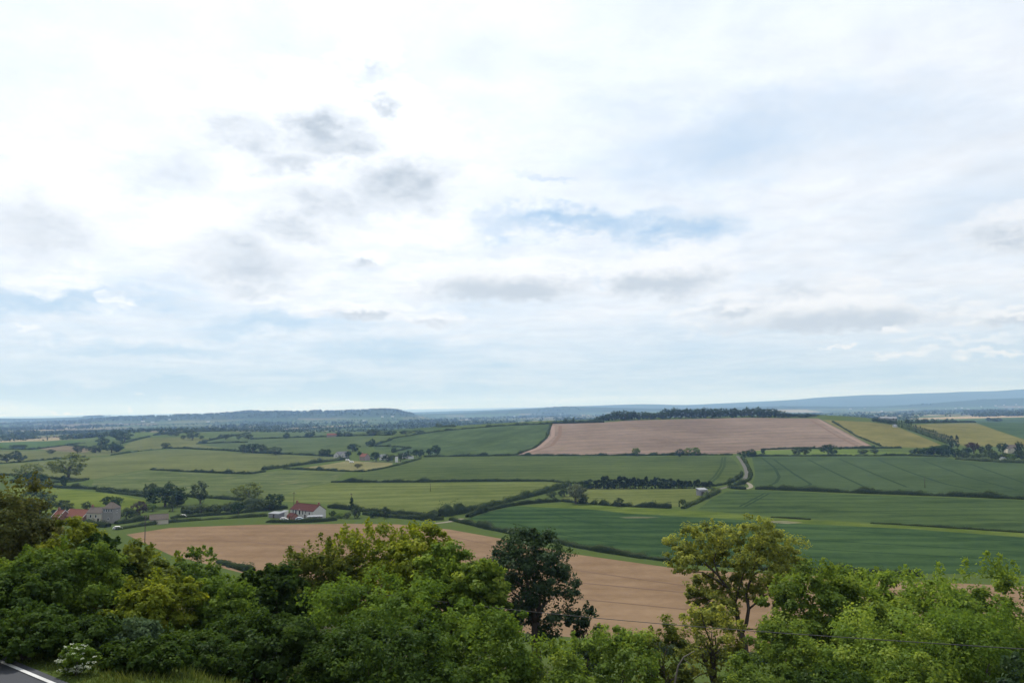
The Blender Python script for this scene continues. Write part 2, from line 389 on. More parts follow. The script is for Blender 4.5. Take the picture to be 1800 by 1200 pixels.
# ---------------------------------------------------------------- fields and ground
def lin(r, g, b): return tuple(((c / 255) / 12.92 if c / 255 <= .04045 else ((c / 255 + .055) / 1.055) ** 2.4) for c in (r, g, b))
FIELDS = [  # name, label, category, pixel outline, material arguments
 ('crop_field', 'bluish green crop field on the left flank of the hill', [(655,783),(690,771),(770,758),(880,748.5),(967,745),(962,766),(940,786),(905,799.5),(760,802),(735,798),(690,796),(660,790)],
   dict(c1=(.055,.088,.035), c2=(.085,.125,.052), ang=1.15, width=26, stripe=.25)),
 ('ploughed_field', 'large pinkish brown ploughed field on the rounded hill', [(905,799),(940,787),(965,766),(970,744.5),(1060,742),(1110,738.5),(1200,736.5),(1300,734),(1438,735),(1490,761),(1532,783),(1520,786.5),(1400,787),(1345,790),(1300,797),(1200,798.5),(1000,799.5)],
   dict(c1=(.205,.150,.112), c2=(.265,.20,.155), ang=.12, width=30, stripe=.35, patch=150, c3=(.215,.17,.10))),
 ('crop_field', 'yellowish green field between the ploughed hill and the poplar row', [(1446,737.5),(1530,741.5),(1570,747),(1612,764),(1655,782),(1620,787),(1545,784),(1500,765)],
   dict(c1=(.165,.155,.04), c2=(.205,.185,.062), ang=.9, width=24, stripe=.15)),
 ('crop_field', 'yellowish green field right of the poplar row', [(1600,747),(1640,744.5),(1715,743),(1760,759),(1810,776),(1810,786),(1692,783),(1645,766)],
   dict(c1=(.16,.155,.042), c2=(.20,.185,.062), ang=.9, width=24, stripe=.15)),
 ('crop_field', 'dark green field at the right edge below the pale stubble strip', [(1717,743),(1700,739),(1810,735),(1810,774),(1760,758)],
   dict(c1=(.05,.09,.045), c2=(.075,.12,.06), ang=.3, width=24, stripe=.2)),
 ('stubble_field', 'pale tan strip of stubble far out on the right', [(1590,735.5),(1700,731),(1810,727.5),(1810,732.5),(1700,735.5),(1630,737)],
   dict(c1=(.40,.32,.20), c2=(.46,.37,.24), ang=.3, width=40, stripe=.15)),
 ('crop_field', 'long green crop field below the ploughed hill', [(612,845),(640,830),(700,819),(748,804),(900,802.5),(1000,802),(1100,801.5),(1283,801),(1300,818),(1303,832),(1285,846),(1255,852),(1000,846),(800,846)],
   dict(c1=(.06,.092,.032), c2=(.095,.125,.047), ang=.06, width=28, stripe=.3, patch=120)),
 ('meadow', 'pale green mown meadow between the cottage and the lane', [(584,848),(700,849),(900,847),(1000,847),(985,856),(940,868),(890,879),(830,891),(780,902),(700,901),(620,892),(560,884),(480,880),(520,860)],
   dict(c1=(.108,.142,.042), c2=(.150,.178,.068), ang=.05, width=22, stripe=.45, patch=90)),
 ('meadow', 'greyish green rough meadow below the short hedge on the left', [(262,826),(330,830),(430,834),(465,830),(500,825),(560,827),(612,829),(584,847),(520,860),(480,881),(400,875),(330,870),(250,866),(160,856),(165,843),(220,832)],
   dict(c1=(.086,.122,.048), c2=(.125,.155,.070), ang=-.2, width=20, stripe=.3, patch=40, c3=(.20,.20,.10))),
 ('meadow', 'wide olive green meadow around the big oak on the left', [(-20,818),(100,808),(195,801),(250,793),(300,789.5),(360,791),(450,797),(520,800),(606,804),(540,815),(500,820),(455,827),(430,832),(330,828),(262,824),(220,831),(165,842),(90,840),(-20,833)],
   dict(c1=(.112,.136,.052), c2=(.148,.168,.072), ang=-.25, width=24, stripe=.25, patch=110)),
 ('meadow', 'small pale hay meadow in front of the farm', [(530,822),(575,816),(614,809),(650,812),(690,813),(690,817),(655,825),(635,827),(600,827)],
   dict(c1=(.19,.185,.075), c2=(.25,.235,.115), ang=.2, width=14, stripe=.3)),
 ('crop_field', 'green crop field right of the lane with curving tramlines', [(1322,803),(1450,802.5),(1660,803),(1690,810),(1810,814),(1810,874),(1600,866.5),(1460,862),(1330,857),(1322,850),(1328,835)],
   dict(c1=(.048,.080,.036), c2=(.075,.112,.055), ang=.95, width=30, stripe=.15, patch=130)),
 ('crop_field', 'green crop field with long rows below the dark hedge on the right', [(1278,863),(1330,861),(1500,869),(1810,879),(1810,934),(1650,925),(1530,918),(1400,910),(1225,896),(1250,877)],
   dict(c1=(.045,.078,.032), c2=(.075,.115,.045), ang=-.05, width=17, stripe=.55, patch=80)),
 ('crop_field', 'dark green crop field sweeping across the middle right', [(822,911),(868,897),(905,889),(960,889),(1050,896),(1100,902),(1250,910),(1400,920),(1600,929),(1810,945),(1900,1010),(1560,1007),(1400,1000),(1200,985),(1050,966),(985,953),(890,934)],
   dict(c1=(.032,.068,.030), c2=(.058,.102,.042), ang=-.10, width=15, stripe=.55, patch=90)),
 ('paddock', 'light green paddock in front of the dark conifer belt', [(1012,861),(1035,857),(1240,859),(1250,862),(1225,878),(1200,890),(1110,889),(1030,885),(985,877)],
   dict(c1=(.118,.148,.046), c2=(.155,.178,.068), ang=.1, width=14, stripe=.3)),
 ('pasture', 'bright green strip of pasture behind the right crop field', [(1330,791.5),(1400,789.5),(1500,790),(1560,794),(1640,797),(1640,799.5),(1450,800),(1322,800)],
   dict(c1=(.10,.16,.03), c2=(.14,.19,.055), ang=.1, width=20, stripe=.2)),
 ('ploughed_field', 'near light brown bare field beyond the roadside trees', [(222,939),(300,927),(450,921.5),(620,920),(700,921),(790,930),(880,946),(1000,972),(1200,1000),(1420,1012),(1800,1030),(1850,1110),(1500,1148),(1300,1145),(900,1110),(600,1050),(400,1000),(300,975)],
   dict(c1=(.243,.158,.092), c2=(.29,.20,.125), ang=-.12, width=11, stripe=.22, patch=70)),
 ('pasture', 'bright green pasture behind the stone barn', [(20,852),(110,859),(200,868),(258,880),(252,893),(180,897),(60,900),(0,880)],
   dict(c1=(.10,.145,.022), c2=(.15,.185,.045), ang=.1, width=20, stripe=.2)),
 ('meadow', 'olive meadow beyond the leftmost hedge', [(-20,791),(60,792),(160,790),(225,791),(195,799),(100,806),(-20,815)],
   dict(c1=(.11,.13,.045), c2=(.15,.165,.07), ang=.1, width=20, stripe=.2)),
 ('ploughed_field', 'small brown field among the hedges on the left', [(68,788.5),(112,783),(150,786),(162,790),(150,795),(90,792)],
   dict(c1=(.165,.135,.075), c2=(.20,.165,.10), ang=.1, width=20, stripe=.3)),
 ('pasture', 'bright green field at the left edge', [(-20,778),(60,775),(150,774),(115,782),(60,788),(-20,788)],
   dict(c1=(.065,.12,.03), c2=(.09,.145,.045), ang=.1, width=20, stripe=.2)),
 ('pasture', 'olive hill pasture behind the dark round tree', [(212,787),(232,776),(262,769),(330,768),(372,770),(345,780),(395,787),(330,787),(290,788),(240,792)],
   dict(c1=(.115,.135,.045), c2=(.15,.165,.065), ang=.3, width=20, stripe=.2)),
 ('crop_field', 'blue green field behind the farm', [(348,781),(372,774),(450,773),(560,770),(690,767),(652,782),(640,788),(600,791),(560,797),(470,795),(400,788)],
   dict(c1=(.068,.10,.042), c2=(.10,.135,.06), ang=.2, width=24, stripe=.2)),
 ('pasture', 'green strip between the far left hedges', [(140,771),(200,759.5),(262,758.5),(272,764),(230,771)],
   dict(c1=(.085,.13,.04), c2=(.11,.155,.055), ang=.2, width=24, stripe=.2)),
 ('pasture', 'far green fields left of centre', [(280,765),(300,758),(470,758),(690,757),(740,758),(690,765.5),(560,768),(450,771.5),(380,772)],
   dict(c1=(.075,.115,.04), c2=(.105,.145,.055), ang=.2, width=60, stripe=.35, patch=200, c3=(.14,.135,.07))),
 ('crop_field', 'far green field below the long wooded ridge', [(500,756.5),(560,751.5),(760,750),(800,752),(760,756),(650,757)],
   dict(c1=(.06,.10,.038), c2=(.08,.12,.048), ang=.2, width=60, stripe=.2)),
 ('ploughed_field', 'far tan field at the left edge below the ridge', [(28,763),(60,758.5),(100,757.5),(96,760.5),(60,763)],
   dict(c1=(.22,.18,.12), c2=(.26,.21,.145), ang=.1, width=20, stripe=.2)),
 ('ploughed_field', 'far pinkish field behind the left woods', [(90,769),(120,764.5),(172,763.5),(160,767),(110,770)],
   dict(c1=(.23,.175,.125), c2=(.27,.21,.15), ang=.1, width=20, stripe=.2)),
 ('stony_bank', 'bright weedy strip between the two green crop fields', [(905,889),(1000,886),(1110,891),(1225,898),(1400,912),(1530,920),(1650,927),(1810,936),(1810,944),(1600,929),(1400,919),(1250,909),(1100,901),(1050,895)],
   dict(c1=(.085,.13,.024), c2=(.125,.165,.045), ang=.1, width=8, stripe=.3, patch=20)),
 ('bare_patch', 'pale bare patch of soil at the edge of the dark crop', [(1088,908.5),(1115,907.3),(1160,908.6),(1135,910),(1100,910)],
   dict(c1=(.07,.10,.045), c2=(.18,.17,.11), ang=.1, width=6, stripe=.3)),
 ('bare_patch', 'pale bare patch beside the yellowish tree top', [(1352,914.5),(1385,915.5),(1412,918),(1385,920),(1356,918)],
   dict(c1=(.13,.15,.07), c2=(.27,.25,.17), ang=.1, width=6, stripe=.3)),
]
def dens(poly, step=12.0):
    out = []
    n = len(poly)
    for i in range(n):
        a, b = np.array(poly[i], float), np.array(poly[(i + 1) % n], float)
        k = max(1, int(np.hypot(*(b - a)) / step))
        for j in range(k): out.append(a + (b - a) * j / k)
    return out
def build_ground():
    TS = 3.0                                                                # direction scaled against log distance
    tt = np.concatenate([np.linspace(-3.0, -.80, 40)[:-1], np.linspace(-.80, .80, 190), np.linspace(.80, 3.0, 40)[1:]])
    ly = np.concatenate([np.linspace(math.log(2.5), math.log(60), 70)[:-1], np.linspace(math.log(60), math.log(3000), 120)[:-1], np.linspace(math.log(3000), math.log(29000), 90)])
    G = np.stack(np.meshgrid(tt * TS, ly), -1).reshape(-1, 2)
    rng = np.random.default_rng(5); G = G + rng.normal(0, 1e-4, G.shape)
    pts = [Vector(p) for p in G.tolist()]; faces = []
    for f in FIELDS:
        idx = []
        for p in dens(f[2]):
            h = hit(*p); idx.append(len(pts)); pts.append(Vector((h[0] / h[1] * TS, math.log(h[1]))))
        q = np.array([tuple(pts[i]) for i in idx]); ar = np.sum(q[:, 0] * np.roll(q[:, 1], -1) - q[:, 1] * np.roll(q[:, 0], -1))
        faces.append(idx if ar > 0 else idx[::-1])
    V, E, Fc, ov, oe, of = geometry.delaunay_2d_cdt(pts, [], faces, 0, 1e-7)
    V = np.array([(v[0], v[1]) for v in V]); y = np.exp(V[:, 1]); x = V[:, 0] / TS * y
    V3 = np.stack([x, y, zf(x, y)], 1)
    own = np.array([max(o) if o else -1 for o in of]); T = np.array([list(f) for f in Fc])
    a, b, c = V3[T[:, 0]], V3[T[:, 1]], V3[T[:, 2]]
    flip = np.cross(b - a, c - a)[:, 2] < 0
    T[flip] = T[flip][:, ::-1]
    def part(k, name, mat):
        Tk = T[own == k]
        if not len(Tk): return None
        u, inv = np.unique(Tk, return_inverse=True)
        o = bpy.data.objects.new(name, npmesh(name, V3[u], inv.reshape(-1, 3), mat, smooth=True))
        return link(o)
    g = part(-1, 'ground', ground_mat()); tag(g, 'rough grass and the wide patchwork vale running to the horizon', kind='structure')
    fo = []
    for i, (name, label, poly, kw) in enumerate(FIELDS):
        o = part(i, name, fieldmat(f'{name}_{i}', **kw)); fo.append(o)
        if o: tag(o, label, kind='structure')
    return fo
FO = build_ground()

def ribbon(name, P, width, mat, lift=.04, parent=None, label=None, kind=None):
    """a strip laid on the ground along world points"""
    P = np.asarray(P, float); d = np.gradient(P[:, :2], axis=0); d /= np.linalg.norm(d, axis=1)[:, None] + 1e-9
    n = np.stack([-d[:, 1], d[:, 0]], 1); w = np.broadcast_to(np.asarray(width, float), (len(P),))[:, None] / 2
    rows = []
    for k in (-1, -.5, 0, .5, 1):
        q = P[:, :2] + n * w * k; rows.append(np.column_stack([q, zf(q[:, 0], q[:, 1]) + lift]))
    V = np.stack(rows, 1).reshape(-1, 3); N = len(P); Fq = []
    for i in range(N - 1):
        for k in range(4): Fq.append((i * 5 + k, i * 5 + 5 + k, i * 5 + 6 + k, i * 5 + 1 + k))
    o = link(bpy.data.objects.new(name, npmesh(name, V, np.array(Fq)[:, ::-1], mat, smooth=True)), parent)
    if label or kind: tag(o, label, kind=kind)
    return o
def smooth_path(P, step):
    """even points along a polyline, corners rounded"""
    P = np.asarray(P, float); s = np.r_[0, np.cumsum(np.linalg.norm(np.diff(P[:, :2], axis=0), axis=1))]
    n = max(3, int(s[-1] / step) + 1); u = np.linspace(0, s[-1], n)
    Q = np.column_stack([np.interp(u, s, P[:, i]) for i in range(3)])
    for _ in range(3):
        Q[1:-1] = (Q[:-2] + 2 * Q[1:-1] + Q[2:]) / 4
    Q[:, 2] = zf(Q[:, 0], Q[:, 1]); return Q

# lanes, tracks and the tramlines pressed into the crops
TARMAC = plain('tarmac', (.10, .098, .088), .85, .18, .6)
GRAVEL = plain('gravel', (.18, .165, .13), .95, .2, .4)
SOILTRACK = plain('crop_track', (.030, .055, .024), .95, .2, .3)
SOILDARK = plain('soil_track', (.135, .09, .062), .95, .2, .3)
SOILLIGHT = plain('soil_headland', (.205, .15, .12), .95, .2, .3)
def pxribbon(name, pts, width, mat, lift=.05, label=None, kind='structure', parent=None, step=5):
    return ribbon(name, smooth_path(hits(pts), step), width, mat, lift, parent, label, kind)
pxribbon('lane', [(1296,801),(1303,810),(1310,822),(1313,833),(1308,843),(1296,850),(1280,855),(1262,860),(1238,866)], 2.9, TARMAC, .06, 'narrow grey lane climbing between hedges to the ploughed hill')
pxribbon('track', [(1312,859),(1322,857),(1318,850),(1310,847)], 2.6, GRAVEL, .07, 'pale field entrance beside the lane')
pxribbon('lane', [(765,919.5),(795,917.5),(812,911)], 3.0, GRAVEL, .06, 'pale lane passing behind the leafy tree tops in the middle')
pxribbon('track', [(640,812),(655,811),(690,811),(705,812)], 5, GRAVEL, .08, 'pale farmyard track between the farm buildings')
TR = [  # field index, pixel polyline, width, material
 (11, [(1340,805),(1362,822),(1370,838),(1364,848),(1352,853)], 2.2), (11, [(1360,807),(1395,832),(1428,852),(1405,856)], 2.2), (11, [(1420,807),(1470,832),(1530,860)], 2.0),
 (11, [(1475,806),(1540,834),(1595,856)], 2.0), (11, [(1545,808),(1600,830),(1660,850),(1720,862)], 2.0), (11, [(1620,808),(1700,838),(1790,862)], 2.0), (11, [(1705,815),(1805,850)], 2.0),
 (11, [(1352,854),(1460,858),(1600,862),(1800,868)], 1.6),
 (12, [(1345,866),(1300,890)], 1.2), (12, [(1352,867),(1308,891)], 1.2), (12, [(1262,884),(1400,893),(1600,904),(1805,916)], 1.1), (12, [(1285,873),(1400,880),(1600,890),(1805,900)], 1.1), (12, [(1390,872),(1600,879),(1805,888)], 1.1),
 (13, [(868,905),(930,901),(980,905),(1030,918),(1100,928),(1250,937),(1450,950),(1800,970)], .9), (13, [(850,915),(900,918),(960,935),(1050,950),(1200,965),(1450,980)], .9), (13, [(930,893),(1000,905),(1100,912),(1250,920),(1450,930),(1800,952)], .9), (13, [(990,930),(1100,942),(1250,952),(1450,966),(1800,985)], .8),
 (6, [(1275,803),(1273,820),(1262,838),(1250,848)], 2.2), (6, [(1270,803),(1267,820),(1256,837),(1245,846)], 1.8), (6, [(760,824),(900,822),(1100,820),(1270,821)], 1.5), (6, [(680,838),(900,836),(1100,835),(1262,836)], 1.5), (6, [(760,811),(1000,809),(1272,809)], 1.8),
 (7, [(600,860),(700,863),(820,862),(960,858)], .9), (7, [(560,872),(700,877),(820,877),(915,870)], .9), (7, [(620,885),(720,892),(800,893),(860,883)], .9),
]
for fi, pts, w in TR:
    c = FIELDS[fi][3]['c1']; nm = 'tramline'
    m = plain(f'tramline_{fi}', tuple(.78 * ALB * v for v in c), .95, .2, .3)
    pxribbon(nm, pts, w, m, .05, None, None, parent=FO[fi])
for fi, pts, w, m in [(16, [(260,952),(330,948),(420,951),(520,960),(640,975)], .9, SOILDARK), (16, [(880,985),(1000,1000),(1200,1028)], .8, SOILDARK), (16, [(880,1012),(1000,1022),(1250,1045)], .8, SOILDARK), (16, [(420,930),(600,932),(780,940),(900,965)], .8, SOILDARK), (16, [(900,1044),(1050,1055),(1250,1075)], .6, SOILDARK),
                   (1, [(985,748),(984,765),(970,783),(930,796)], 5, SOILDARK), (1, [(1425,738),(1470,765),(1505,783)], 3, SOILDARK), (1, [(1440,738),(1490,766),(1525,783)], 5, SOILLIGHT), (1, [(980,795),(1100,794),(1300,792),(1400,789)], 4, SOILLIGHT), (1, [(972,748),(972,766),(950,785),(925,796)], 5, SOILLIGHT)]:
    pxribbon('wheel_track', pts, w, m, .05 if w < 2 else .10, None, None, parent=FO[fi])

# the road at the foot of the view, its edge line and verge
def road():
    k = np.linspace(-45, 60, 60); P = np.column_stack([RP[0] + RD[0] * k, RP[1] + RD[1] * k, 0 * k])
    mid = P.copy(); mid[:, :2] += RN * -3.0
    m, t = new_mat('road_asphalt')
    pos = t.new('ShaderNodeNewGeometry').outputs['Position']
    n1, _ = t.noise(pos, .7, 4, .6); n2, _ = t.noise(pos, 28, 3, .7)
    c = t.mix(n1, (.048, .051, .058), (.064, .068, .076)); c = t.mix(t.rng(n2, .35, .7, 0, .4), c, (.03, .031, .034))
    p = t.new('ShaderNodeBsdfPrincipled'); t.l.new(c, p.inputs['Base Color']); p.inputs['Roughness'].default_value = .85; p.inputs['Specular IOR Level'].default_value = .1
    finish(t, p.outputs[0])
    o = ribbon('road', mid, 6.6, m, .05); tag(o, 'grey asphalt road crossing the bottom left corner', kind='structure')
    li = P.copy(); wl = plain('road_paint', (.50, .50, .49), .8, .35, 2.0)
    o2 = ribbon('edge_line', li, .13, wl, .058, parent=o); o2['label'] = 'white painted edge line along the road'
road()

# ---------------------------------------------------------------- foliage
def leaves(rng, C, N, L, wid=.62):
    """one diamond shaped leaf per centre C, facing N, length L"""
    n = len(C); N = N / (np.linalg.norm(N, axis=1)[:, None] + 1e-9)
    u = np.cross(N, rng.normal(size=(n, 3))); u /= np.linalg.norm(u, axis=1)[:, None] + 1e-9
    v = np.cross(N, u); L = np.broadcast_to(np.asarray(L, float), (n,))[:, None]
    fold = N * L * .12
    V = np.stack([C - u * L * .5, C + v * L * wid * .5 + fold, C + u * L * .5, C - v * L * wid * .5 + fold], 1).reshape(-1, 3)
    return V, np.arange(4 * n).reshape(n, 4)
def unit(rng, n):
    d = rng.normal(size=(n, 3)); return d / np.linalg.norm(d, axis=1)[:, None]
def crown(rng, rad, zc, nclump, nleaf, leaf, nlobe=6, clump=.15, ragged=.25, up=.55, shoots=0, inner=.12, lobes=None):
    """leaf positions of a crown: lobes carry clumps, clumps carry leaves"""
    rad = np.array(rad, float); mr = rad.mean()
    if lobes is None:
        d = unit(rng, nlobe); d[:, 2] = d[:, 2] * .8 + .15
        lobes = d * rng.uniform(.36, .58, (nlobe, 1)); lr = rng.uniform(.40, .58, nlobe)
        lobes = np.vstack([lobes, [[0, 0, .1]]]); lr = np.r_[lr, .62]
    else: lobes, lr = lobes
    k = rng.integers(0, len(lobes), nclump * 3); d = unit(rng, nclump * 3)
    c = lobes[k] + d * (lr[k] * rng.uniform(.72, 1.0 + ragged, len(k)))[:, None]
    dist = np.linalg.norm(c[:, None] - lobes[None], axis=2) / lr[None]
    dist[np.arange(len(k)), k] = 9
    keep = (dist.min(1) > .72) & (c[:, 2] > -.95)
    c, d = c[keep][:nclump], d[keep][:nclump]
    nc = len(c); cs = rng.uniform(.45, 1.5, nc) * clump * mr
    ct = rng.normal(.5, .15, nc)
    ki = rng.integers(0, nc, nleaf); ld = unit(rng, nleaf); ld[:, 2] += .25
    P = c[ki] * rad + ld * (cs[ki] * rng.uniform(.45, 1.15, nleaf))[:, None] * np.array([1, 1, .72])
    N = ld * .55 + d[ki] * .25 + np.array([0, 0, up]) + rng.normal(0, .38, (nleaf, 3))
    t = ct[ki] + rng.normal(0, .10, nleaf)
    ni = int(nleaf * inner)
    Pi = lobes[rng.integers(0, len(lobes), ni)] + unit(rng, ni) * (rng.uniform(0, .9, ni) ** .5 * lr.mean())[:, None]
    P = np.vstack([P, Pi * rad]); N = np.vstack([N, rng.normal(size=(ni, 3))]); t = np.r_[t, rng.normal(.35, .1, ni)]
    if shoots:
        for _ in range(shoots):
            a = rng.uniform(0, 2 * math.pi); rr = rng.uniform(0, .75) ** .7
            top = math.sqrt(max(0, 1 - rr * rr)); h = rng.uniform(.10, .22) * mr; m = int(30 * h / leaf * .5) + 16
            q = rng.uniform(0, 1, m)
            base = np.array([math.cos(a) * rr * rad[0], math.sin(a) * rr * rad[1], top * rad[2] * .80])
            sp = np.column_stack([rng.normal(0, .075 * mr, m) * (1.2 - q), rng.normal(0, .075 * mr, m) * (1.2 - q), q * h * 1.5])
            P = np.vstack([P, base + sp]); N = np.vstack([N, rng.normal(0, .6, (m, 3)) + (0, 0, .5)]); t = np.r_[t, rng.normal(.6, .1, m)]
    P = P + np.array([0, 0, zc])
    V, Fq = leaves(rng, P, N, leaf * rng.uniform(.5, 1.45, len(P)))
    return V, Fq, np.clip(t, 0, 1), lobes * rad + np.array([0, 0, zc])
def limb_pts(rng, a, b, n=5, bend=.1):
    a, b = np.array(a, float), np.array(b, float); L = np.linalg.norm(b - a)
    off = rng.normal(0, bend * L, 3)
    return [a + (b - a) * k + off * math.sin(math.pi * k) * .5 + np.array([0, 0, .12 * L * math.sin(math.pi * k)]) for k in np.linspace(0, 1, n)]
BARK = plain('bark', (.085, .07, .055), .9, .35, 4.0, bump=.4)
BARKG = plain('bark_grey', (.15, .135, .115), .9, .3, 4.0, bump=.4)

L_MID = leafmat('leaf_mid', (.080, .138, .018), (.20, .25, .02), .5, trans=.48)
L_MDK = leafmat('leaf_mid_dark', (.036, .070, .011), (.11, .155, .016), .45, trans=.42)  # darker copy of the mid leaf; shade low in the thicket put into its colour
L_YEL = leafmat('leaf_yellow', (.130, .170, .016), (.32, .31, .02), .6, trans=.48)
L_OLV = leafmat('leaf_olive', (.098, .128, .020), (.23, .23, .03), .5, trans=.45)
L_DRK = leafmat('leaf_dark', (.020, .042, .009), (.05, .08, .012), .35, gloss=.004)
L_BLU = leafmat('leaf_bluegreen', (.028, .054, .022), (.10, .14, .055), .4, gloss=.01)
L_BLG = leafmat('leaf_blue_light', (.060, .100, .045), (.12, .16, .08), .45)
L_SYC = leafmat('leaf_sycamore', (.110, .175, .026), (.31, .35, .05), .6, trans=.5)
L_BRN = leafmat('leaf_brown', (.072, .082, .020), (.16, .12, .03), .50)
L_AUT = leafmat('leaf_goldgreen', (.22, .255, .055), (.45, .42, .07), .6, trans=.55)
L_HDG = leafmat('leaf_hedge', (.038, .058, .016), (.09, .10, .03), .30, trans=.25)
L_HDL = leafmat('leaf_hedge_light', (.060, .085, .026), (.13, .14, .045), .35, trans=.25)
L_CON = leafmat('leaf_conifer', (.018, .032, .016), (.035, .05, .02), .20, trans=.12)
L_FAR = leafmat('leaf_far', (.036, .060, .022), (.07, .085, .03), .35, trans=.2)
L_PAL = leafmat('leaf_pale', (.095, .115, .065), (.16, .17, .10), .35)
L_PUR = leafmat('leaf_purple', (.050, .030, .028), (.08, .04, .03), .3)

# ---------------------------------------------------------------- foreground trees
def fg_tree(name, label, px, ytop, wpx, dist, mat, cat='tree', nleaf=25000, leaf=.18, frac=.72, seed=0, nlobe=7, clump=.13, ragged=.28, shoots=8, nclump=150, trunk_r=.16, asp=1.0, group=None, limbs=False, bark=BARK, lobes=None, inner=.12, base_z=None, up=.55, lean=(0, 0)):
    rng = np.random.default_rng(seed + 100); nleaf = int(nleaf * (.80 if dist < 39 else .63)); leaf *= 1.02 if dist < 39 else 1.12
    top = at_y(px, ytop, dist); x, y = top[0], top[1]; gz = float(zf(x, y))
    h = top[2] - gz; w = wpx / F * dist
    w *= 1.12; rz = min(h * .5, max(w * .62, h * frac * .36))
    zc = h - rz * 1.12
    rad = (w / 2, w / 2 * asp, rz)
    t = empty(name, (x, y, gz)); tag(t, label, cat, group)
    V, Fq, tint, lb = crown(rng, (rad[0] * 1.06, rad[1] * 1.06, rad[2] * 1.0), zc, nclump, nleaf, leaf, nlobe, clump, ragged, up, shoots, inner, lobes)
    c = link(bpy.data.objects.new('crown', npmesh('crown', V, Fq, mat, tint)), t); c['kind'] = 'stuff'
    top_t = np.array([lean[0], lean[1], max(zc - rz * .45, h * .18)])
    tr = MB(); tr.tube(limb_pts(rng, (0, 0, -.4), top_t, 6, .03), np.linspace(trunk_r, trunk_r * .7, 6) * (h / 10 + .4), 8)
    tr.build('trunk', bark, t, True)
    for l in lb[:min(len(lb), 7)]:
        b = MB(); r0 = trunk_r * .5 * (h / 10 + .4)
        b.tube(limb_pts(rng, top_t - (0, 0, .25 + rng.uniform(0, .5)), l + (0, 0, .1), 5, .09), np.linspace(r0, r0 * .18, 5), 5)
        b.build('limb', bark, t, True)
        if limbs:
            for q in range(3):
                e = l + rng.normal(0, 1, 3) * np.array(rad) * .3
                bb = MB(); bb.tube(limb_pts(rng, top_t + (l - top_t) * rng.uniform(.35, .8), e, 4, .1), np.linspace(r0 * .4, r0 * .08, 4), 4)
                bb.build('limb', bark, t, True)
    return t
